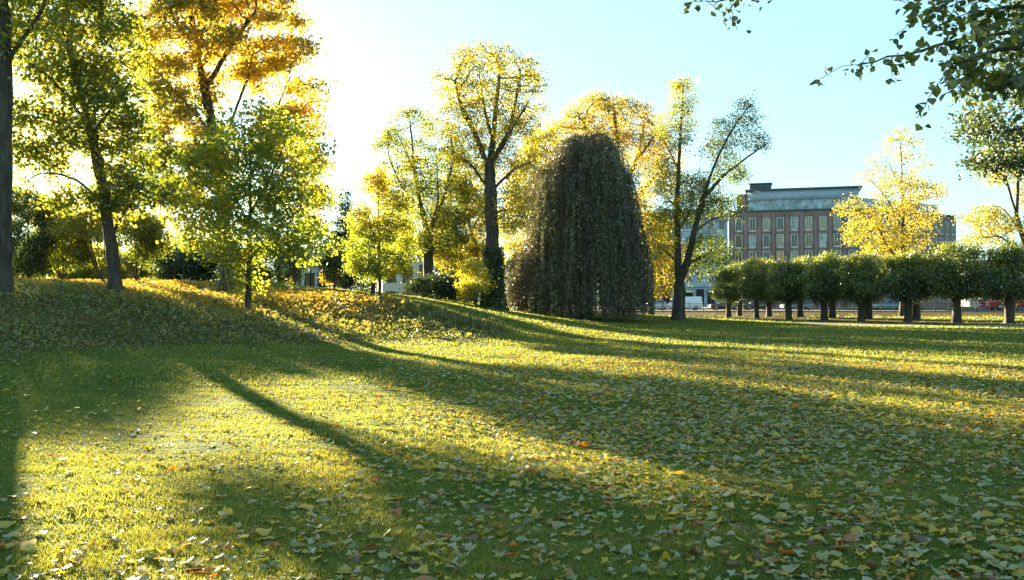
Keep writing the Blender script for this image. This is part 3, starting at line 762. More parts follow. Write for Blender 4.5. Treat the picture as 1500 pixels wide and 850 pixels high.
# ---- the linden that overhangs the camera from the right
def near_linden():
    rng = np.random.default_rng(55)
    bx, by = 9.2, 6.0
    base = np.array([bx, by, gz1(bx, by) - .05])
    root = empty('overhanging_linden', base, 'linden whose leafy boughs hang into the top right corner', 'tree')
    nodes = []; par = []
    def limb(pts, parent=None, step=.12, wob=.012):
        pts = [np.array(p, float) for p in pts]
        if parent is not None:
            arr = np.array(nodes); i0 = int(np.linalg.norm(arr - pts[0], axis=1).argmin()); pts[0] = arr[i0]; prev = i0
        pp = np.array(pts); L = np.concatenate([[0], np.cumsum(np.linalg.norm(np.diff(pp, axis=0), axis=1))])
        tt = np.linspace(0, L[-1], max(3, int(L[-1] / step)))
        fine = np.stack([np.interp(tt, L, pp[:, k]) for k in range(3)], 1)
        for _ in range(3): fine[1:-1] = .25 * fine[:-2] + .5 * fine[1:-1] + .25 * fine[2:]
        fine[1:] += rng.normal(scale=wob, size=fine[1:].shape)
        if parent is None:
            nodes.append(fine[0]); par.append(-1); prev = 0
        ids = []
        for q in fine[1:]:
            nodes.append(q); par.append(prev); prev = len(nodes) - 1; ids.append(prev)
        return ids
    limb([base, (bx - .1, by, 2.0), (bx - .3, by + .2, 4.0), (bx - .4, by + .3, 6.5), (bx - .2, by + .3, 8.5)])
    A = lambda px, py, d: P(px, py, d)
    twigs = []
    # boughs: long low one ending in the fingertip at (1235,100); a bigger mass to the right; a tip at the top centre
    b1 = limb([(bx - .3, by + .1, 3.2), A(1640, 60, 7.4), A(1500, 40, 7.6), A(1400, 60, 7.7), A(1320, 82, 7.8), A(1240, 98, 7.9)], 1); twigs += b1[-26:]
    b2 = limb([(bx - .3, by + .2, 3.4), A(1620, 0, 7.8), A(1500, 10, 8.2), A(1430, 15, 8.4), A(1395, 30, 8.4)], 1); twigs += b2[-16:]
    b3 = limb([(bx - .3, by + .1, 3.0), A(1620, 120, 7.2), A(1510, 110, 7.2), A(1440, 110, 7.2), A(1415, 125, 7.2)], 1); twigs += b3[-14:]
    b4 = limb([(bx - .4, by + .3, 5.2), A(1500, -170, 8.0), A(1300, -90, 8.4), A(1150, -28, 8.6), A(1070, -5, 8.7), A(1015, 2, 8.7)], 1); twigs += b4[-18:]
    b5 = limb([(bx - .4, by + .2, 4.2), A(1600, -70, 7.4), A(1480, -60, 7.6), A(1380, -20, 7.8), A(1310, 0, 7.9)], 1); twigs += b5[-10:]
    ends = []
    for t in list(twigs):
        for _ in range(1):
            p = nodes[t]
            dr = unit(rng.normal(size=3) * np.array([1, .7, .5]) + np.array([-.5, 0, -.25]))
            ln = rng.uniform(.08, .3)
            ends += limb([p, p + dr * ln * .5, p + dr * ln + np.array([0, 0, -.04])], t, step=.06, wob=.004)
    b6 = limb([(bx - .3, by + .1, 3.4), A(1600, 30, 7.0), A(1500, 70, 6.9), A(1440, 75, 7.0), A(1400, 95, 7.0)], 1)
    b7 = limb([(bx - .3, by + .2, 3.8), A(1600, -30, 7.9), A(1480, -20, 8.0), A(1400, -10, 8.1), A(1370, 5, 8.1)], 1); twigs += b7[-8:]
    mass = [(b1[-40:-16], 10, .5), (b2[:-3], 11, .5), (b3[:-2], 10, .5), (b5[:-3], 7, .4), (b6, 10, .5), (b7, 8, .45)]
    for ids, kk, ln0 in mass:
        for t in ids:
            p = nodes[t]
            if p[0] / p[1] * F + 750 < 1365: continue
            for _ in range(max(1, kk // 3)):
                dr = unit(rng.normal(size=3) * np.array([1, 1, .7]) + np.array([-.2, 0, -.1]))
                ln = rng.uniform(.15, ln0)
                ends += limb([p, p + dr * ln * .5, p + dr * ln + np.array([0, 0, -.05])], t, step=.07, wob=.006)
    # crown above the frame
    for i in range(26):
        s = nodes[rng.integers(20, 60)]
        dr = unit(rng.normal(size=3) * np.array([1, 1, .5]) + np.array([.3, 0, .3]))
        e = s + dr * rng.uniform(1, 2.6)
        if e[2] > 4.2 + (6 - e[1]) * 0 and e[0] > 3.5:
            ends += limb([s, s + dr * .8, e], 1, step=.12)[4:]
    arr = np.array(nodes); par_ = np.array(par); n = len(arr)
    cnt = np.zeros(n); main = np.full(n, -1); best = np.zeros(n)
    for i in range(n - 1, -1, -1):
        if cnt[i] == 0: cnt[i] = 1
        if par_[i] >= 0:
            cnt[par_[i]] += cnt[i]
            if cnt[i] > best[par_[i]]: best[par_[i]] = cnt[i]; main[par_[i]] = i
    e = math.log(cnt[0]) / math.log(.24 / .0035)
    rad = .0035 * cnt ** (1 / e)
    link_mesh('trunk', tubes_mesh('trunk', arr - base, par_, rad, main, rng), M['bark'], root)
    src = np.array(ends + twigs)
    pk = np.concatenate([src, rng.choice(src, int(len(src) * 1.9))])
    pos = arr[pk] + rng.normal(scale=.045, size=(len(pk), 3)) + np.array([0, 0, -.035])
    tn = SineNoise(.8, 3)
    tint = np.clip(.38 + .2 * tn(pos) + rng.normal(size=len(pos)) * .2, 0, 1)
    me = leaves_mesh('crown', pos - base, .073 * rng.uniform(.65, 1.2, len(pos)), tint, rng, up=.3, droop=.8, shape='ovate', width=.42)
    link_mesh('crown', me, M['leaf_near'], root)
near_linden()

# ------------------------------------------------------------------ lawn: grass blades, ground cover, weeds, fallen leaves
def polar(n, d0, d1, rng, half=0.68, power=0.0):
    """points in a fan in front of the lens between d0 and d1 (uniform over the area)"""
    u = rng.uniform(size=n)
    dist = np.sqrt(d0 ** 2 + u * (d1 ** 2 - d0 ** 2))
    a = rng.uniform(-half, half, n)
    return dist * np.sin(a), dist * np.cos(a)

def grass():
    rng = np.random.default_rng(101)
    V = []; T = []
    patch = SineNoise(1.6, 8); fine = SineNoise(.35, 9); wide = SineNoise(6.0, 19)
    for d0, d1, n, h, w in [(3.6, 6.5, 170000, .03, .0052), (6.5, 10, 140000, .03, .008), (10, 16, 110000, .033, .014), (16, 28, 75000, .055, .03), (28, 45, 60000, .06, .05), (45, 72, 55000, .065, .075), (72, 100, 22000, .09, .12)]:
        x, y = polar(n, d0, d1, rng)
        under = np.abs(y - (76 + (18.5 - x) * 1.25) - 4) + rng.normal(size=n) * 1.0
        keep = (~on_bank(x, y) | (rng.uniform(size=n) < .12)) & (path_dist(x, y) > 1.0) & (y < 100) & ~(((under < 9) | (y > 80)) & (x > 6) & (rng.uniform(size=n) < .92))
        q0 = np.stack([x, y, x * 0], 1)
        keep &= rng.uniform(size=n) < np.clip(1.0 + 1.3 * (fine(q0) * .5 + patch(q0) * .6 + .35), .45, 1)
        x, y = x[keep], y[keep]; n = len(x)
        q = np.stack([x, y, np.zeros(n)], 1)
        z = gz(x, y) - .004
        a = rng.uniform(0, 2 * math.pi, n)
        hh = h * rng.uniform(.45, 1.15, n) * (1 + .45 * fine(q) + .3 * patch(q))
        ww = w * rng.uniform(.6, 1.2, n) * .5
        lean = rng.normal(scale=.5, size=(n, 2)) * hh[:, None]
        b = np.stack([np.cos(a) * ww, np.sin(a) * ww, np.zeros(n)], 1)
        p = np.stack([x, y, z], 1)
        tip = p + np.stack([lean[:, 0], lean[:, 1], hh], 1)
        V.append(np.stack([p - b, p + b, tip], 1).reshape(-1, 3))
        T.append(np.clip(.42 + .17 * patch(q) + .14 * wide(q) + .1 * fine(q) + rng.normal(size=n) * .15 + (rng.uniform(size=n) < .03) * .4, 0, 1))
    v = np.concatenate(V); t = np.concatenate(T)
    f = np.arange(len(v)).reshape(-1, 3)
    o = link_mesh('grass', mesh_arrays('grass', v, [f], tint=t), M['grass'])
    tag(o, 'short mown grass covering the park lawn', 'grass', kind='stuff')
grass()

def cover():
    rng = np.random.default_rng(102)
    lo, hi = BANK.min(0), BANK.max(0)
    n = 150000
    x = rng.uniform(max(lo[0], -34), hi[0], n); y = rng.uniform(lo[1], hi[1], n)
    dens = np.clip((22.0 / np.hypot(x, y)) ** 1.5, .15, 1)
    keep = on_bank(x, y) & (rng.uniform(size=n) < dens)
    x, y = x[keep], y[keep]; n = len(x)
    cl = SineNoise(.9, 4)(np.stack([x, y, x * 0], 1))
    h = np.abs(rng.normal(.04, .045, n)) + .08 * np.clip(cl, 0, 1)
    pos = np.stack([x, y, gz(x, y) + h + .01], 1)
    # dry fallen leaves dominate under the maples at the back, green creeper in front
    back = np.clip((y - 27) / 14, 0, 1)
    tint = np.clip(.38 + .15 * cl + rng.normal(size=n) * .2 + .52 * back * (x < -5), 0, 1)
    me = leaves_mesh('ground_cover', pos, rng.uniform(.05, .11, n) * np.clip(np.hypot(x, y) / 24, .9, 1.7), tint, rng, up=1.2, droop=0)
    o = link_mesh('ground_cover', me, M['leaf_cover'])
    tag(o, 'rough leafy ground cover over the bank', 'ground cover', kind='stuff')
cover()

def weeds():
    rng = np.random.default_rng(103)
    spots = [(425, 44, .85), (520, 41, .5), (551, 40, .5), (592, 39, .55), (612, 38.5, .6), (640, 38, .5), (652, 37.5, .6), (672, 36.5, .55), (690, 36, .7), (702, 36.2, .65), (716, 36, .7), (733, 36, .5), (480, 32, .5), (543, 31, .4), (610, 33, .45), (268, 24, .4), (235, 23, .35)]
    labs = ['tallest clump of weeds on the bank, left of the columnar tree', 'weed clump on the bank just left of the columnar tree stem', 'weed clump at the very foot of the columnar tree', 'pale sunlit weed clump right of the columnar tree', 'second sunlit weed clump right of the columnar tree', 'third sunlit weed clump right of the columnar tree',
            'fourth sunlit weed clump right of the columnar tree', 'weed clump on the crest before the bank tapers off', 'leftmost of three tall upright weeds near the bank tip', 'middle one of three tall upright weeds near the bank tip', 'rightmost of three tall upright weeds near the bank tip', 'small weed at the very tip of the bank',
            'thin weed stalk on the shaded front slope of the bank', 'short weed low on the front slope below the columnar tree', 'short weed low on the front slope, toward the bank tip', 'small weed in the shadow below the young maple', 'small weed on the left slope below the leaning maple']
    for (px, d, h), lb in zip(spots, labs):
        x = PX(px, d); g = gz1(x, d)
        mb = MB(); P_ = []
        k = rng.integers(4, 8)
        for i in range(k):
            a = rng.uniform(0, 6.28); r = rng.uniform(0, .12); hh = h * rng.uniform(.6, 1.1)
            p0 = np.array([math.cos(a) * r * .5, math.sin(a) * r * .5, -.02]); p1 = np.array([math.cos(a) * r * 2, math.sin(a) * r * 2, hh])
            mb.tube(p0, p1, .008, .004, 4, False)
            m = 14
            t = rng.uniform(.15, 1.05, m)
            P_.append(p0 + (p1 - p0) * t[:, None] + rng.normal(scale=(.06, .06, .03), size=(m, 3)))
        pos = np.concatenate(P_)
        root = empty('tall_weed', (x, d, g), lb, 'weed', 'tall weeds on the bank')
        mb.build('stem', M['bark_grey'], root)
        link_mesh('foliage', leaves_mesh('foliage', pos, rng.uniform(.06, .13, len(pos)), np.clip(rng.normal(.55, .15, len(pos)), 0, 1), rng, up=.4), M['leaf_cover'], root)
weeds()

def leaf_template(kind, rng, curl):
    """outline fan, unit length ~1 across, curled"""
    if kind == 0:      # palmate, five lobes
        ang = []; rad = []
        lobes = [(-2.2, .62), (-1.1, .88), (0, 1.0), (1.1, .88), (2.2, .62)]
        pts = []
        for i, (a, r) in enumerate(lobes):
            pts += [(a - .26, r * .78), (a, r), (a + .26, r * .78)]
            if i < 4: pts.append((a + .55, .5))
        pts.append((math.pi, .14))
        o = [(r * math.cos(a) * .5, r * math.sin(a) * .5) for a, r in pts]
    else:              # ovate
        o = []
        for i in range(12):
            t = i / 12 * 2 * math.pi
            w = .36 * math.sin(t) * (1 - .25 * math.cos(t))
            o.append((.5 * math.cos(t) + (.06 if i == 0 else 0), w))
    o = np.array(o)
    v = np.concatenate([[[0, 0]], o])
    c1, c2, c3, ph = curl
    z = c1 * v[:, 0] ** 2 + c2 * v[:, 1] ** 2 + c3 * v[:, 0] * v[:, 1] + .05 * np.sin(v[:, 0] * 9 + ph) + .05 * np.sin(v[:, 1] * 8 + ph * 2)
    v = np.column_stack([v, z])
    n = len(o)
    f = np.array([[0, 1 + i, 1 + (i + 1) % n] for i in range(n)])
    return v, f

def fallen():
    rng = np.random.default_rng(104)
    temps = []
    for i in range(14):
        temps.append(leaf_template(0 if i % 5 < 3 else 1, rng, (rng.normal(.15, .5), rng.normal(.4, .6), rng.normal(0, .6), rng.uniform(0, 6))))
    dn = SineNoise(2.6, 6); dn2 = SineNoise(.8, 16)
    cols = []
    def scatter(d0, d1, n):
        x, y = polar(n, d0, d1, rng)
        q = np.stack([x, y, x * 0], 1)
        right = np.clip((x + 2.2 + .05 * y) / 5.0, 0, 1)
        dens = .06 + .92 * right
        near = np.clip((11 - np.hypot(x, y)) / 4, 0, 1)
        dens = np.maximum(dens, .45 * near)
        far = np.clip((np.hypot(x, y) - 20) / 14, 0, 1)
        dens *= (1 - .75 * far)
        dens *= np.clip(.75 + .45 * dn(q) + .25 * dn2(q), .12, 1.2)
        keep = (rng.uniform(size=n) < dens) & ~on_bank(x, y) & (path_dist(x, y) > .7)
        return x[keep], y[keep]
    def xform(x, y, lift=.016, tl=.17):
        n = len(x)
        yaw = rng.uniform(0, 2 * math.pi, n)
        tx = rng.normal(scale=tl, size=n); ty = rng.normal(scale=tl, size=n)
        up = unit(np.stack([tx, ty, np.ones(n)], 1))
        fx = np.stack([np.cos(yaw), np.sin(yaw), np.zeros(n)], 1)
        fx = unit(fx - up * (fx * up).sum(1, keepdims=True)); fy = np.cross(up, fx)
        p = np.stack([x, y, gz(x, y) + lift * rng.uniform(.2, 1.7, n)], 1)
        return p, fx, fy, up
    def colour(n):
        return rng.choice(6, n, p=[.29, .23, .23, .065, .055, .13])
    # near ones, largest first
    x, y = scatter(4.4, 13, 26000)
    dist = np.hypot(x, y)
    frame = (np.abs(x / y) < .585) & (y > 4.95)
    order = np.argsort(np.where(frame, dist, 1e6))
    ind = order[:300]; rest = order[300:]
    size = np.clip(rng.lognormal(-2.58, .3, len(x)), .035, .12)
    big = rng.uniform(size=len(x)) < .04; size[big] *= 1.2
    c = colour(len(x)); tk = rng.integers(0, 14, len(x))
    p, fx, fy, up = xform(x, y)
    meshes = {}
    for i in ind:
        key = (int(tk[i]), int(c[i]))
        if key not in meshes:
            v, f = temps[key[0]]
            me = mesh_arrays('fallen_leaf', v, [f], tint=np.full(len(f), rng.uniform(0, 1)), smooth=True)
            me.materials.append(M['litter_each'][key[1]])
            meshes[key] = me
        o = bpy.data.objects.new('fallen_leaf', meshes[key])
        COL.objects.link(o)
        mat = Matrix(((fx[i][0], fy[i][0], up[i][0], 0), (fx[i][1], fy[i][1], up[i][1], 0), (fx[i][2], fy[i][2], up[i][2], 0), (0, 0, 0, 1)))
        s = float(size[i])
        o.matrix_world = Matrix.Translation(Vector(p[i])) @ mat @ Matrix.Diagonal((s, s, s, 1))
        kind = 'lobed' if key[0] % 5 < 3 else 'oval'
        tag(o, '%s %s fallen leaf on the nearest strip of grass' % (LEAF_NAMES[key[1]], kind), 'leaf', 'fallen leaves on the near grass, %s %s' % (LEAF_NAMES[key[1]], kind))
    Vs = []; Fs = []; Ts = []; off = 0
    def batch(p, fx, fy, up, size, c, tk, lod):
        nonlocal off
        for k in range(14):
            s = np.where(tk == k)[0]
            if not len(s): continue
            v, f = temps[k]
            if lod:   # far ones: fewer points
                n = len(v) - 1; sel = [0] + list(range(1, n + 1, 2 if n < 14 else 3)); v = v[sel]
                f = np.array([[0, 1 + i, 1 + (i + 1) % (len(v) - 1)] for i in range(len(v) - 1)])
            w = (p[s][:, None] + (v[None, :, 0:1] * fx[s][:, None] + v[None, :, 1:2] * fy[s][:, None] + v[None, :, 2:3] * up[s][:, None]) * size[s][:, None, None])
            Vs.append(w.reshape(-1, 3))
            Fs.append((f[None] + (np.arange(len(s)) * len(v))[:, None, None] + off).reshape(-1, 3))
            Ts.append(np.repeat((c[s] + .5) / 6.0, len(f)))
            off += len(s) * len(v)
    batch(p[rest], fx[rest], fy[rest], up[rest], size[rest], c[rest], tk[rest], False)
    for d0, d1, n in [(13, 24, 42000), (24, 44, 38000), (44, 75, 12000)]:
        x, y = scatter(d0, d1, n)
        p, fx, fy, up = xform(x, y, .03 if d0 < 20 else .045, .13)
        m = len(x)
        batch(p, fx, fy, up, rng.uniform(.06, .13, m), colour(m), rng.integers(0, 14, m), True)
    me = mesh_arrays('leaf_litter', np.concatenate(Vs), [np.concatenate(Fs)], tint=np.concatenate(Ts))
    o = link_mesh('leaf_litter', me, M['litter'])
    tag(o, 'scattered fallen autumn leaves strewn over the lawn', 'leaf litter', kind='stuff')
fallen()

# ------------------------------------------------------------------ path, street
def strip(name, pts, half, lift, mat):
    pts = np.array(pts, float)
    L = np.concatenate([[0], np.cumsum(np.linalg.norm(np.diff(pts, axis=0), axis=1))])
    tt = np.linspace(0, L[-1], int(L[-1] / .5))
    c = np.stack([np.interp(tt, L, pts[:, k]) for k in range(2)], 1)
    for _ in range(12): c[1:-1] = .25 * c[:-2] + .5 * c[1:-1] + .25 * c[2:]
    t = unit(np.gradient(c, axis=0)); nn = np.stack([-t[:, 1], t[:, 0]], 1)
    rows = [c + nn * half * s for s in (-1, -.5, 0, .5, 1)]
    v = np.stack(rows, 1).reshape(-1, 2)
    z = gz(v[:, 0], v[:, 1]) + lift
    m = len(c)
    i = (np.arange(m - 1) * 5)[:, None] + np.arange(4)[None]
    f = np.stack([i, i + 1, i + 6, i + 5], 2).reshape(-1, 4)
    o = link_mesh(name, mesh_arrays(name, np.column_stack([v, z]), [f], smooth=True), mat)
    return tag(o, kind='structure')
M['gravel'] = noise_mat('path_gravel', [(0.3, (0.2, 0.19, 0.17)), (0.7, (0.33, 0.31, 0.28))], 9, 8, .9, .3, 60)
M['asphalt'] = noise_mat('asphalt', [(0.3, (0.035, 0.037, 0.04)), (0.7, (0.07, 0.07, 0.072))], 2, 8, .85, .2, 80)
M['paving'] = noise_mat('paving', [(0.3, (0.16, 0.155, 0.15)), (0.7, (0.25, 0.24, 0.23))], 1.5, 8, .85, .2, 30)
M['white_paint'] = noise_mat('white_paint', flat_stops((0.7, 0.7, 0.68)), 3, 4, .7)
strip('path', PATH, .95, .012, M['gravel'])
def street():
    def sheet(name, x0, x1, y0, y1, z, mat):
        mb = MB(); xs = np.linspace(x0, x1, 40)
        for a, b in zip(xs[:-1], xs[1:]): mb.quad((a, y0, z), (b, y0, z), (b, y1, z), (a, y1, z))
        return tag(mb.build(name, mat), kind='structure')
    sheet('road', -120, 220, 112, 134, .022, M['asphalt'])
    mb = MB()
    for x in np.arange(-100, 210, 6.0): mb.quad((x, 121.4, .027), (x + 3, 121.4, .027), (x + 3, 121.55, .027), (x, 121.55, .027))
    tag(mb.build('road_markings', M['white_paint']), kind='structure')
    mb = MB(); mb.box(-120, 220, 134, 150, -.1, .15); tag(mb.build('pavement', M['paving']), kind='structure')
    mb = MB(); mb.box(-120, 220, 108.5, 112, -.1, .14); tag(mb.build('pavement', M['paving']), kind='structure')
    mb = MB(); mb.box(-120, 220, 111.99, 112.25, -.1, .155); mb.box(-120, 220, 133.75, 134.01, -.1, .165); tag(mb.build('kerb', M['bark_grey']), kind='structure')
street()

M['iron'] = noise_mat('iron_railing', flat_stops((0.02, 0.022, 0.022)), 5, 3, .85, spec=.1)
def fence():
    root = empty('park_fence', (PX(930, 104), 104, 0), 'low black iron fence between the clipped trees and the street', 'fence')
    x0 = 0.0; n = 40; sp = 1.6
    r = MB()
    for z in (.18, 1.02): r.box(x0, x0 + (n - 1) * sp, -.015, .015, z, z + .04)
    for x in np.arange(x0 + .1, x0 + (n - 1) * sp, .14):
        r.tube((x, 0, .18), (x, 0, 1.1), .009, None, 4, False)
    r.build('railing', M['iron'], root)
    me = None
    for i in range(n):
        if me is None:
            mb = MB(); mb.box(-.035, .035, -.035, .035, -.1, 1.16); mb.tube((0, 0, 1.16), (0, 0, 1.26), .045, .005, 6)
            o = mb.build('post', M['iron'], root); me = o.data
        else:
            o = link_mesh('post', me, None, root)
        o.location = (x0 + i * sp, 0, 0)
fence()
def fence_left():
    d = 64; x0 = PX(455, d)
    g = gz1(PX(480, d), d)
    root = empty('iron_fence', (x0, d, g), 'short run of dark iron fence glimpsed beside the orange bush', 'fence')
    n = 6; sp = 0.95
    r = MB()
    for z in (.2, 1.1): r.box(0, (n - 1) * sp, -.015, .015, z, z + .04)
    for x in np.arange(.12, (n - 1) * sp, .16): r.tube((x, 0, .1), (x, 0, 1.15), .009, None, 4, False)
    r.build('railing', M['iron'], root)
    me = None
    for i in range(n):
        if me is None:
            mb = MB(); mb.box(-.04, .04, -.04, .04, -.3, 1.4); o = mb.build('post', M['iron'], root); me = o.data
        else: o = link_mesh('post', me, None, root)
        o.location = (i * sp, 0, 0)
fence_left()
shrub('orange_bush', 'bright orange bush glowing behind the short iron fence', 492, 67, [(492, 408, 20, 14)], 'leaf_orange', 71, nleaf=2600, lsize=.16, tint0=.6, hole=None, zmin=.05, nattr=80)

# ------------------------------------------------------------------ buildings
def brick_mat(name, c1, c2, mortar, scale):
    m, nt, out = new_mat(name)
    tc = N(nt, 'ShaderNodeTexCoord'); uv = N(nt, 'ShaderNodeMapping')
    uv.inputs['Rotation'].default_value = (math.radians(90), 0, 0)
    nt.links.new(tc.outputs['Object'], uv.inputs['Vector'])
    br = N(nt, 'ShaderNodeTexBrick')
    br.inputs['Color1'].default_value = (*c1, 1); br.inputs['Color2'].default_value = (*c2, 1); br.inputs['Mortar'].default_value = (*mortar, 1)
    br.inputs['Scale'].default_value = scale; br.inputs['Mortar Size'].default_value = .012
    nt.links.new(uv.outputs[0], br.inputs['Vector'])
    no = N(nt, 'ShaderNodeTexNoise'); no.inputs['Scale'].default_value = .6; no.inputs['Detail'].default_value = 8
    nt.links.new(tc.outputs['Object'], no.inputs['Vector'])
    r = ramp(nt, [(.3, (.72, .72, .72)), (.7, (1.2, 1.2, 1.2))]); nt.links.new(no.outputs['Fac'], r.inputs[0])
    mul = N(nt, 'ShaderNodeMix', data_type='RGBA', blend_type='MULTIPLY'); mul.inputs['Factor'].default_value = 1
    nt.links.new(br.outputs['Color'], mul.inputs['A']); nt.links.new(r.outputs[0], mul.inputs['B'])
    b = N(nt, 'ShaderNodeBsdfPrincipled'); b.inputs['Roughness'].default_value = .9; b.inputs['Specular IOR Level'].default_value = .2
    nt.links.new(mul.outputs['Result'], b.inputs['Base Color']); nt.links.new(b.outputs[0], out.inputs['Surface'])
    return m
M['brick'] = brick_mat('brown_brick', (.31, .21, .175), (.25, .165, .14), (.3, .27, .25), 3.2)
M['brick_red'] = brick_mat('red_brick', (.24, .13, .09), (.19, .1, .075), (.22, .19, .17), 3.2)
M['frame_pale'] = noise_mat('window_frame_pale', flat_stops((.72, .72, .62)), 3, 3, .6)
M['frame_dark'] = noise_mat('window_frame_dark', flat_stops((.06, .065, .07)), 3, 3, .5)
M['glass'] = noise_mat('window_glass', flat_stops((.03, .035, .04), .3), .7, 2, .06, spec=.8)
M['glass_pale'] = noise_mat('pale_curtained_glass', [(.35, (.08, .11, .13)), (.55, (.3, .4, .44)), (.7, (.5, .58, .6))], .8, 3, .12, spec=.8)  # pale blue sky reflection painted into the glass colour
M['glass_tan'] = noise_mat('tan_blind_behind_glass', flat_stops((.3, .27, .17), .3), .9, 2, .15, spec=.8)
M['glass_warm_dim'] = noise_mat('olive_glass', flat_stops((.13, .12, .06), .4), .9, 2, .12, spec=.8)
M['glass_warm'] = noise_mat('window_glass_warm', flat_stops((.55, .27, .05), .3), .7, 2, .15, spec=.8)  # orange reflection of a sunlit tree, painted as the pane colour
M['fascia'] = noise_mat('blue_grey_metal', flat_stops((.38, .5, .62), .1), 1, 3, .5)
M['roof_edge'] = noise_mat('dark_roof_edge', flat_stops((.09, .12, .13), .2), 1, 3, .6)
M['stucco_blue'] = noise_mat('pale_blue_stucco', flat_stops((.36, .45, .53), .1), .6, 8, .85, .1, 20)
M['stucco_white'] = noise_mat('white_stucco', flat_stops((.6, .6, .57), .08), .6, 8, .85, .1, 20)
M['stucco_grey'] = noise_mat('grey_stucco', flat_stops((.33, .35, .35), .12), .6, 8, .85, .1, 20)
M['slate'] = noise_mat('slate', flat_stops((.09, .095, .1), .25), 2, 8, .7, .2, 20)
M['tile'] = noise_mat('clay_tile', flat_stops((.22, .1, .06), .25), 2, 8, .8, .3, 20)
M['dark_shop'] = noise_mat('shop_interior', flat_stops((.02, .02, .022), .3), 1, 3, .5)
M['awning'] = noise_mat('cream_awning', flat_stops((.6, .52, .36), .08), 1, 3, .8)

def facade(root, O, U, W, z0, z1, cols, rows, ww, hh, wallmat, framemat, depth=.28, thick=.4, part='wall', panes=None, sill=True, tf=.09):
    """a wall from O along unit U, outward normal is to the right of U seen from above (-V); holes for windows given by
    column centres and row bottoms; each window is a part with its pane as sub-part"""
    O = np.array([O[0], O[1], 0.0]); U = np.array([U[0], U[1], 0.0]); Vn = np.array([U[1], -U[0], 0.0])     # outward
    X = lambda u, n, z: O + U * u + Vn * n + np.array([0, 0, z])
    rows = sorted(rows)
    us = [0.0]
    for c in cols: us += [c - ww / 2, c + ww / 2]
    us.append(W)
    zs = [z0]
    for r in rows: zs += [r, r + hh]
    zs.append(z1)
    mb = MB()
    for i in range(len(us) - 1):
        for j in range(len(zs) - 1):
            a, b, c, d = us[i], us[i + 1], zs[j], zs[j + 1]
            if i % 2 == 1 and j % 2 == 1:
                mb.quad(X(a, 0, c), X(a, -depth, c), X(a, -depth, d), X(a, 0, d))
                mb.quad(X(b, 0, c), X(b, 0, d), X(b, -depth, d), X(b, -depth, c))
                mb.quad(X(a, 0, c), X(b, 0, c), X(b, -depth, c), X(a, -depth, c))
                mb.quad(X(a, 0, d), X(a, -depth, d), X(b, -depth, d), X(b, 0, d))
            else:
                mb.quad(X(a, 0, c), X(b, 0, c), X(b, 0, d), X(a, 0, d))
    mb.build(part, wallmat, root)
    k = 0
    for c in cols:
        for r in rows:
            f = MB(); t = tf
            def bar(u0, u1, q0, q1, n0=-depth + .02, n1=-depth + .12):
                v = [X(u, n, z) for z in (q0, q1) for n in (n0, n1) for u in (u0, u1)]
                f.add(v, [(0, 2, 3, 1), (4, 5, 7, 6), (0, 1, 5, 4), (2, 6, 7, 3), (0, 4, 6, 2), (1, 3, 7, 5)])
            bar(c - ww / 2 + .003, c - ww / 2 + t, r + .003, r + hh - .003); bar(c + ww / 2 - t, c + ww / 2 - .003, r + .003, r + hh - .003)
            bar(c - ww / 2 + t, c + ww / 2 - t, r + .003, r + t); bar(c - ww / 2 + t, c + ww / 2 - t, r + hh - t, r + hh - .003)
            if sill: bar(c - ww / 2 - .06, c + ww / 2 + .06, r - .14, r - .003, -.01, .09)
            if ww > 1.0: bar(c - .03, c + .03, r + t, r + hh - t)
            w = f.build('window', framemat, root)
            p = MB(); nn = -depth + .05
            p.quad(X(c - ww / 2 + t, nn, r + t), X(c + ww / 2 - t, nn, r + t), X(c + ww / 2 - t, nn, r + hh - t), X(c - ww / 2 + t, nn, r + hh - t))
            p.build('pane', (panes or {}).get(k, M['glass']), w)
            k += 1

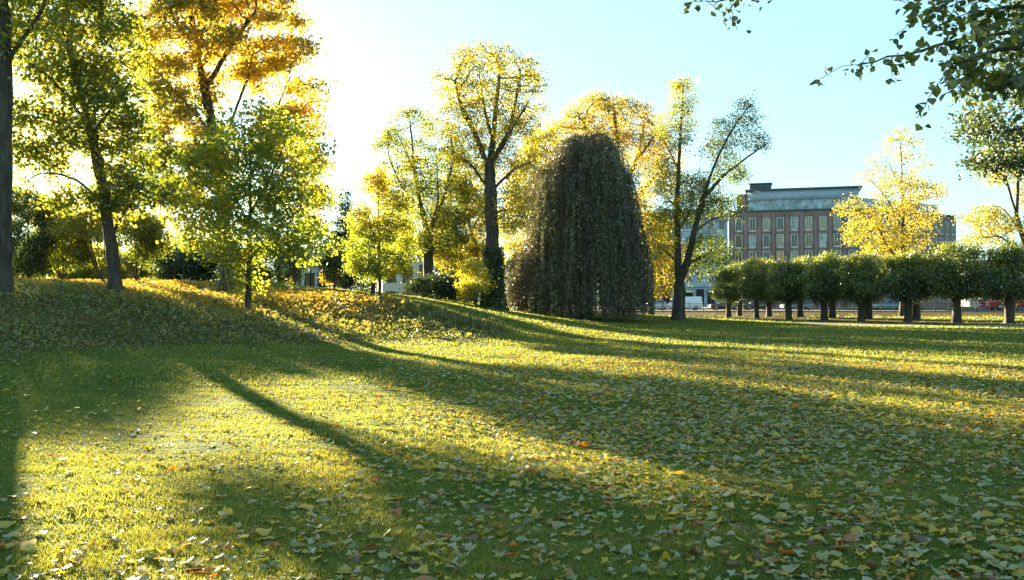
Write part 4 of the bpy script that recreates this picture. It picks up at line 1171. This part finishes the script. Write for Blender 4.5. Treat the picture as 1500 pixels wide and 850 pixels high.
def brick_block():
    D = 165.0
    def at(px, d): return np.array([PX(px, d), d])
    top = EYE + (HOR - 306.5) / F * D
    A = at(1068, 172); B = at(1262, 165)
    C = at(1401, 181)
    root = empty('brick_block', (0, 0, 0), 'brown brick office block with rows of tall windows and a glazed top floor', 'building')
    U = (B - A) / np.linalg.norm(B - A); W = np.linalg.norm(B - A)
    pitch = W / 9.35
    cols = [pitch * (i + .72) for i in range(9)]
    rows = [top - 1.0 - 2.65 - i * 3.22 for i in range(4)]
    facade(root, A, U, W, 0, top, cols, rows, 1.35, 2.55, M['brick'], M['frame_pale'], depth=.16, tf=.17, panes={3 * 4 + 1: M['glass_warm'], 4 * 4 + 1: M['glass_tan'], 3 * 4 + 2: M['glass_tan'], 5 * 4 + 3: M['glass_tan'], 6 * 4 + 2: M['glass_pale'], 2 * 4 + 3: M['glass_tan'], 6 * 4 + 3: M['glass_tan'], 1 * 4 + 2: M['glass_pale'], 7 * 4 + 3: M['glass_tan'], 5 * 4 + 2: M['glass_warm_dim'], 4 * 4 + 3: M['glass_pale']})
    U2 = (C - B) / np.linalg.norm(C - B); W2 = np.linalg.norm(C - B)
    p2 = W2 / 15.0
    facade(root, B, U2, W2, 0, top, [p2 * (i + .5) for i in range(15)], rows, .95, 2.55, M['brick'], M['frame_pale'], depth=.15, tf=.12)
    # pilaster strips between the windows
    Vn = np.array([U[1], -U[0]])
    def X(u, n, z, O=A, UU=U):
        V_ = np.array([UU[1], -UU[0]]); q = O + UU * u + V_ * n
        return (q[0], q[1], z)
    mb = MB()
    def slab(m, O, UU, u0, u1, n0, n1, z0, z1):
        v = [X(u, n, z, O, UU) for z in (z0, z1) for n in (n0, n1) for u in (u0, u1)]
        m.add(v, [(0, 2, 3, 1), (4, 5, 7, 6), (0, 1, 5, 4), (2, 6, 7, 3), (0, 4, 6, 2), (1, 3, 7, 5)])
    for i in range(10):
        u = pitch * (i + .22)
        mb = MB(); slab(mb, A, U, u - .34, u + .34, .004, .2, 0.0, top - .5); mb.build('pilaster', M['brick'], root)
    # coping, closed back, roof
    Dp = np.array([-U2[1], U2[0]])
    mb = MB()
    slab(mb, A, U, -.15, W + .12, -.5, .16, top + .003, top + .34)
    slab(mb, B, U2, .3, W2 + .15, -.5, .16, top + .003, top + .33)
    mb.build('coping', M['roof_edge'], root)
    E = A + (C - B)
    mb = MB()
    mb.quad((A[0], A[1], 0), (E[0], E[1], 0), (E[0], E[1], top), (A[0], A[1], top)); mb.quad((E[0], E[1], 0), (C[0], C[1], 0), (C[0], C[1], top), (E[0], E[1], top))
    mb.build('back_wall', M['brick'], root)
    mb = MB(); mb.quad((A[0], A[1], top - .05), (B[0], B[1], top - .05), (C[0], C[1], top - .05), (E[0], E[1], top - .05)); mb.build('roof', M['slate'], root)
    # set back glazed floor
    gh = 2.35; fh = 1.75; sb = 1.6
    A2 = A + U * 2.6 + U2 * sb; B2 = B - U * 1.6 + U2 * sb
    W3 = np.linalg.norm(B2 - A2)
    mb = MB(); mb.quad(X(0, 0, top, A2, U), X(W3, 0, top, A2, U), X(W3, 0, top + gh, A2, U), X(0, 0, top + gh, A2, U))
    W4 = W2 - 5.0
    mb.quad(X(0, 0, top, B2, U2), X(W4, 0, top, B2, U2), X(W4, 0, top + gh, B2, U2), X(0, 0, top + gh, B2, U2))
    mb.build('glazing', M['glass_pale'], root)
    def mull(O, UU, u, h, n0, n1, zz):
        m = MB(); slab(m, O, UU, u - h, u + h, n0, n1, top, zz); m.build('mullion', M['fascia'], root)
    for u in np.linspace(.05, W3 - .05, 14): mull(A2, U, u, .06, -.02, .08, top + gh)
    for u in (W3 * .3, W3 * .62): mull(A2, U, u, .28, .01, .16, top + gh - .01)
    for u in np.linspace(.1, W4 - .1, 14): mull(B2, U2, u, .06, -.02, .08, top + gh)
    mb = MB(); slab(mb, A2, U, -.2, W3 + .2, -W4, .35, top + gh, top + gh + fh); mb.build('fascia', M['fascia'], root)
    mb = MB(); slab(mb, A2, U, -.6, W3 + .8, -W4 - .3, .9, top + gh + fh, top + gh + fh + .35); mb.build('roof_slab', M['roof_edge'], root)
    mb = MB(); slab(mb, A2, U, .2, 4.2, -4.5, -.6, top + gh + fh + .35, top + gh + fh + 1.55); slab(mb, A2, U, .0, 4.4, -4.7, -.4, top + gh + fh + 1.55, top + gh + fh + 1.7); mb.build('roof_box', M['roof_edge'], root)
    mb = MB(); slab(mb, A2, U, -2.2, -.2, -6, -.1, top, top + gh + fh - .4); mb.build('stair_tower', M['brick'], root)
brick_block()

def simple_house(name, label, px0, px1, d0, d1, ytop, wall, ncols, nrows, ww, hh, framemat, roofmat, depth_m=9.0, rh=2.2, storey=3.2, first=1.0, shop=False, flat=False):
    def at(px, d): return np.array([PX(px, d), d])
    A = at(px0, d0); B = at(px1, d1); W = np.linalg.norm(B - A); U = (B - A) / W; Vn = np.array([U[1], -U[0]])
    g = min(gz1(*A), gz1(*B)) - .2
    top = EYE + (HOR - ytop) / F * (d0 + d1) / 2
    root = empty(name, (0, 0, 0), label, 'building')
    rows = [g + first + (3.6 if shop else 0) + i * storey for i in range(nrows)]
    facade(root, A, U, W, g, top, [W / ncols * (i + .5) for i in range(ncols)], rows, ww, hh, wall, framemat)
    def X(u, n, z):
        q = A + U * u + Vn * n; return (q[0], q[1], z)
    mb = MB()
    for (u0, n0), (u1, n1) in (((0, 0), (0, -depth_m)), ((W, 0), (W, -depth_m)), ((0, -depth_m), (W, -depth_m))):
        mb.quad(X(u0, n0, g), X(u1, n1, g), X(u1, n1, top), X(u0, n0, top))
    if not flat:
        for u in (0, W): mb.add([X(u, 0, top), X(u, -depth_m, top), X(u, -depth_m / 2, top + rh)], [(0, 1, 2)])
    mb.build('side_walls', wall, root)
    mb = MB()
    if flat:
        mb.quad(X(-.2, .3, top + .2), X(W + .2, .3, top + .2), X(W + .2, -depth_m, top + .2), X(-.2, -depth_m, top + .2))
    else:
        e = .35
        mb.quad(X(-e, e, top - .12), X(W + e, e, top - .12), X(W + e, -depth_m / 2, top + rh + .05), X(-e, -depth_m / 2, top + rh + .05))
        mb.quad(X(-e, -depth_m - e, top - .12), X(W + e, -depth_m - e, top - .12), X(W + e, -depth_m / 2, top + rh + .05), X(-e, -depth_m / 2, top + rh + .05))
    mb.build('roof', roofmat, root)
    mb = MB()
    v = [X(u, n, z) for z in (top - .35, top + (.2 if flat else -.14)) for n in (.004, .3) for u in (-.1, W + .1)]
    mb.add(v, [(0, 2, 3, 1), (4, 5, 7, 6), (0, 1, 5, 4), (2, 6, 7, 3), (0, 4, 6, 2), (1, 3, 7, 5)])
    if shop:
        v = [X(u, n, z) for z in (g + 4.05, g + 4.4) for n in (.004, .35) for u in (0, W)]
        mb.add(v, [(0, 2, 3, 1), (4, 5, 7, 6), (0, 1, 5, 4), (2, 6, 7, 3), (0, 4, 6, 2), (1, 3, 7, 5)])
    mb.build('cornice', wall, root)
    if shop:
        nb = 5
        for i in range(nb):
            u0 = W / nb * i + .3; u1 = W / nb * (i + 1) - .3
            m2 = MB(); m2.quad(X(u0, .01, g + .5), X(u1, .01, g + .5), X(u1, .01, g + 3.7), X(u0, .01, g + 3.7)); s = m2.build('shop_window', M['dark_shop'], root)
            m3 = MB(); a = [X(u0, .02, g + 3.6), X(u1, .02, g + 3.6), X(u1, 1.2, g + 3.05), X(u0, 1.2, g + 3.05)]
            b = [X(u0, .02, g + 3.55), X(u1, .02, g + 3.55), X(u1, 1.2, g + 3.0), X(u0, 1.2, g + 3.0)]
            m3.add(a + b, [(0, 1, 2, 3), (7, 6, 5, 4), (3, 2, 6, 7), (0, 3, 7, 4), (1, 5, 6, 2)])
            if i % 2 == 1: m3.build('awning', M['awning'], root)
    return root
simple_house('blue_house', 'pale blue classical townhouse with shops, left of the brick block', 985, 1066, 172, 172.2, 322, M['stucco_blue'], 5, 4, 1.25, 2.1, M['frame_pale'], M['slate'], rh=2.5, storey=3.45, first=1.3, shop=True)
simple_house('apartment_house', 'brown apartment house half hidden behind the forked tree', 880, 982, 176, 174, 330, M['brick_red'], 7, 4, 1.2, 1.9, M['frame_pale'], M['tile'], rh=3, storey=3.2, first=1.2, shop=True)
simple_house('low_terrace', 'low grey terrace beyond the street at the right edge', 1420, 1760, 190, 185, 395, M['stucco_grey'], 14, 2, 1.1, 1.7, M['frame_pale'], M['slate'], rh=2.2)
simple_house('white_villa', 'pale villa glimpsed through trees left of the tall ash', 560, 705, 95, 98, 375, M['stucco_white'], 6, 2, 1.1, 1.8, M['frame_dark'], M['tile'], rh=2.4, storey=2.9, first=.8)
simple_house('blue_cottage', 'light blue cottage glimpsed beside the orange bush', 405, 482, 88, 88, 385, M['stucco_blue'], 4, 1, 1.0, 1.6, M['frame_dark'], M['slate'], rh=1.6, first=1.3)
simple_house('grey_house', 'low grey house peeking through the shrubs at the far left', 85, 150, 75, 75, 395, M['stucco_grey'], 4, 1, .9, 1.2, M['frame_dark'], M['slate'], rh=1.0, first=.7, depth_m=6)

# ------------------------------------------------------------------ vehicles
def paint(name, c):
    return noise_mat(name, flat_stops(c, .05), 1, 2, .3, spec=.5, coat=.6)
M['tyre'] = noise_mat('tyre', flat_stops((.02, .02, .02)), 5, 3, .8)
M['rim'] = noise_mat('rim', flat_stops((.4, .4, .42)), 5, 3, .35, metallic=.8)
M['car_glass'] = noise_mat('car_glass', flat_stops((.02, .025, .03)), 1, 2, .05, spec=.8)
M['lamp_clear'] = noise_mat('headlight_glass', flat_stops((.7, .72, .75)), 1, 2, .1, spec=.8)
M['lamp_red'] = noise_mat('tail_light_red', flat_stops((.4, .02, .015)), 1, 2, .2)
BODY = {
 'hatch': dict(L=3.9, W=1.7, body=[(-1.95, .35), (-1.9, .75), (-1.75, .88), (-.95, .97), (1.7, .98), (1.93, .85), (1.95, .38), (1.55, .22), (-1.6, .22)], cab=[(-1.0, .97), (-.3, 1.42), (.2, 1.48), (1.2, 1.46), (1.75, .98)], ws=(-1.25, 1.2)),
 'saloon': dict(L=4.5, W=1.75, body=[(-2.25, .35), (-2.2, .7), (-2.0, .85), (-.95, .93), (1.5, .95), (2.2, .92), (2.25, .4), (1.9, .22), (-1.9, .22)], cab=[(-1.0, .93), (-.25, 1.38), (.2, 1.43), (.9, 1.4), (1.65, .95)], ws=(-1.4, 1.35)),
 'van': dict(L=4.6, W=1.85, body=[(-2.3, .4), (-2.28, .8), (-2.1, .98), (-1.35, 1.12), (-1.2, 1.13), (-.6, 1.13), (2.28, 1.13), (2.3, .4), (1.9, .25), (-1.9, .25)], cab=[(-1.4, 1.12), (-.8, 1.75), (-.5, 1.88), (2.2, 1.9), (2.28, 1.13)], ws=(-1.5, 1.4)),
}
def car(kind, label, px, d, c, flip=False, name='parked_car', cat='car', group='cars parked along the street'):
    B = BODY[kind]; w = B['W'] / 2
    root = empty(name, (PX(px, d), d, .025), label, cat, group, math.pi if flip else 0)
    mat = paint('paint_' + label.split()[0], c)
    mb = MB(); mb.prism(B['body'], -w, w); body = mb.build('body', mat, root, bevel=.06)
    # cabin: tapered
    def taper(poly):
        m = MB(); n = len(poly); zt = max(z for _, z in poly); zb = min(z for _, z in poly)
        ins = lambda z: w - .03 - .16 * (z - zb) / (zt - zb)
        v = [[x, -ins(z), z] for x, z in poly] + [[x, ins(z), z] for x, z in poly]
        f = [tuple(range(n)), tuple(reversed(range(n, 2 * n)))] + [(i, i + n, (i + 1) % n + n, (i + 1) % n) for i in range(n)]
        m.add(v, f); return m
    taper(B['cab']).build('cabin', mat, root, bevel=.04)
    cab = B['cab']; zt = max(z for _, z in cab); zb = min(z for _, z in cab)
    ins = lambda z: w - .03 - .16 * (z - zb) / (zt - zb)
    xf0 = np.interp(zb + .08, [cab[0][1], cab[1][1]], [cab[0][0], cab[1][0]]); xf1 = np.interp(zt - .1, [cab[0][1], cab[1][1]], [cab[0][0], cab[1][0]])
    if kind == 'van': cuts = [(xf0 + .2, xf1 + .12, -.15, -.15)]
    else:
        xr = cab[-1][0] - .12; xm = .35
        cuts = [(xf0 + .2, xf1 + .2, xm - .06, xm - .06), (xm + .04, xm + .04, xr - .1, cab[-2][0] - .1)]
    for s in (-1, 1):
        for (a0, a1, b0, b1) in cuts:
            z0, z1 = zb + .08, zt - .12
            m = MB(); y0, y1 = s * (ins(z0) + .006), s * (ins(z1) + .006)
            m.quad((a0, y0, z0), (b0, y0, z0), (b1, y1, z1), (a1, y1, z1)); m.build('side_window', M['car_glass'], root)
        m = MB(); m.box(B['body'][0][0] - .015, B['body'][0][0] + .12, s * w * .55 - .16, s * w * .55 + .16, .58, .74); m.build('headlight', M['lamp_clear'], root)
        m = MB(); xe = max(x for x, _ in B['body']); m.box(xe - .1, xe + .012, s * w * .75 - .12, s * w * .75 + .12, .6, .82); m.build('tail_light', M['lamp_red'], root)
        for wx in B['ws']:
            m = MB(); m.tube((wx, s * (w - .2), .31), (wx, s * (w + .01), .31), .31, None, 18); t = m.build('wheel', M['tyre'], root, bevel=.02)
            m = MB(); m.tube((wx, s * (w - .02), .31), (wx, s * (w + .02), .31), .2, None, 12); m.build('rim', M['rim'], t)
    (x0, z0), (x1, z1) = cab[0], cab[1]
    m = MB(); n_ = np.array([-(z1 - z0), 0, (x1 - x0)]); n_ /= np.linalg.norm(n_); o = n_ * .008
    q = lambda t, y: (x0 + (x1 - x0) * t + o[0], y, z0 + (z1 - z0) * t + o[2])
    m.quad(q(.1, -ins(z0) + .1), q(.1, ins(z0) - .1), q(.92, ins(z1) - .08), q(.92, -ins(z1) + .08)); m.build('windscreen', M['car_glass'], root)
    return root
car('hatch', 'silver hatchback parked right beside the beech skirt', 957, 124, (.5, .52, .53))
car('van', 'white small delivery van showing right behind the forked trunk', 1003, 124, (.78, .8, .8), name='delivery_van', cat='van')
car('saloon', 'black saloon parked left of the first clipped tree', 1062, 125, (.02, .022, .025))
car('hatch', 'dark green hatchback parked between clipped tree trunks', 1108, 125, (.03, .05, .045))
car('saloon', 'blue grey saloon parked behind the third clipped tree', 1168, 125, (.12, .16, .18))
car('hatch', 'teal hatchback glimpsed below the sixth clipped tree', 1300, 124, (.12, .22, .24))
def bus():
    d = 122; x = PX(1494, d)
    root = empty('red_bus', (x, d, .025), 'red bus standing on the street behind the last clipped tree', 'bus')
    mat = paint('paint_bus', (.4, .035, .03))
    prof = [(-5.0, .35), (-4.98, 1.2), (-4.8, 2.9), (-4.6, 3.0), (4.9, 3.0), (5.0, 2.8), (5.0, .35)]
    mb = MB(); mb.prism(prof, -1.25, 1.25); mb.build('body', mat, root, bevel=.08)
    for s in (-1, 1):
        for i in range(6):
            m = MB(); x0 = -4.4 + i * 1.5; m.box(x0, x0 + 1.36, s * 1.252 - .006, s * 1.252 + .006, 1.45, 2.55); m.build('side_window', M['car_glass'], root)
        for wx in (-3.4, 3.2):
            m = MB(); m.tube((wx, s * 1.0, .48), (wx, s * 1.27, .48), .48, None, 20); t = m.build('wheel', M['tyre'], root)
            m = MB(); m.tube((wx, s * 1.2, .48), (wx, s * 1.285, .48), .28, None, 14); m.build('rim', M['rim'], t)
        m = MB(); m.box(-5.03, -4.9, s * .85 - .18, s * .85 + .18, .65, .85); m.build('headlight', M['lamp_clear'], root)
    m = MB(); m.add([(-5.0, -1.1, 1.3), (-5.0, 1.1, 1.3), (-4.84, 1.1, 2.7), (-4.84, -1.1, 2.7)], [(0, 1, 2, 3)]); m.build('windscreen', M['car_glass'], root).location = (-.012, 0, 0)
bus()

# ------------------------------------------------------------------ far woods behind everything
def far_wood():
    rng = np.random.default_rng(201)
    pos = []; siz = []
    for (x0, x1, y, h) in [(-170, -45, 125, 9), (-60, 10, 150, 8), (-260, -120, 160, 12), (85, 300, 230, 9)]:
        for x in np.arange(x0, x1, 5.5):
            hh = h * rng.uniform(.7, 1.15); cx = x + rng.uniform(-2, 2); cy = y + rng.uniform(-5, 5)
            u = unit(rng.normal(size=(420, 3))) * (rng.uniform(size=(420, 1)) ** .4)
            q = np.array([cx, cy, hh * .5]) + u * np.array([4.2, 3.6, hh * .52])
            q = q[q[:, 2] > .2]; pos.append(q)
    pos = np.concatenate(pos); n = len(pos)
    t = np.clip(.3 + .2 * SineNoise(5, 3)(pos) + rng.normal(size=n) * .12, 0, 1)
    o = link_mesh('distant_woods', leaves_mesh('distant_woods', pos, rng.uniform(.5, .95, n), t, rng, up=.4), M['leaf_dark'])
    tag(o, 'dark line of far trees beyond the park', 'woods', kind='stuff')
far_wood()

# ------------------------------------------------------------------ light, sky, camera
SUN_EL = math.radians(9.6); SUN_AZ = math.radians(-29.7)      # azimuth from +Y toward +X
sd = Vector((math.sin(SUN_AZ) * math.cos(SUN_EL), math.cos(SUN_AZ) * math.cos(SUN_EL), math.sin(SUN_EL)))
w = bpy.data.worlds.new('World'); SC.world = w; w.use_nodes = True
nt = w.node_tree; nt.nodes.clear()
sky = nt.nodes.new('ShaderNodeTexSky'); sky.sky_type = 'NISHITA'; sky.sun_disc = False
sky.sun_elevation = SUN_EL; sky.sun_rotation = SUN_AZ
sky.air_density = 1.0; sky.dust_density = 0.6; sky.ozone_density = 1.5
bg = nt.nodes.new('ShaderNodeBackground'); bg.inputs['Strength'].default_value = .0505
wo = nt.nodes.new('ShaderNodeOutputWorld')
gm = nt.nodes.new('ShaderNodeGamma'); gm.inputs['Gamma'].default_value = .5
tm = nt.nodes.new('ShaderNodeMix'); tm.data_type = 'RGBA'; tm.blend_type = 'MULTIPLY'; tm.inputs['Factor'].default_value = 1
tm.inputs['B'].default_value = (.5, .73, .8, 1)
nt.links.new(sky.outputs[0], gm.inputs[0]); nt.links.new(gm.outputs[0], tm.inputs['A'])
nt.links.new(tm.outputs['Result'], bg.inputs[0]); nt.links.new(bg.outputs[0], wo.inputs[0])
sl = bpy.data.lights.new('sun', 'SUN'); sl.energy = 3.05; sl.angle = math.radians(.5); sl.color = (1, .83, .55)
so = bpy.data.objects.new('sun', sl); COL.objects.link(so)
so.rotation_euler = sd.to_track_quat('Z', 'Y').to_euler(); so.location = (-30, 60, 40)

cam = bpy.data.cameras.new('camera'); co = bpy.data.objects.new('camera', cam); COL.objects.link(co)
co.location = (0, 0, EYE + gz1(0, 0)); cam.sensor_width = 36; cam.lens = F / 1500 * 36
co.rotation_euler = (math.radians(90) + math.atan((HOR - 425) / F), 0, 0)
cam.clip_end = 12000; cam.clip_start = .05
SC.camera = co
SC.view_settings.view_transform = 'Standard'; SC.view_settings.look = 'None'
SC.view_settings.exposure = 4.1; SC.view_settings.gamma = 1.0; SC.view_settings.use_curve_mapping = False
SC.cycles.max_bounces = 7; SC.cycles.diffuse_bounces = 3; SC.cycles.transmission_bounces = 4; SC.cycles.glossy_bounces = 2
SC.cycles.use_denoising = True
SC.cycles.sample_clamp_indirect = 6
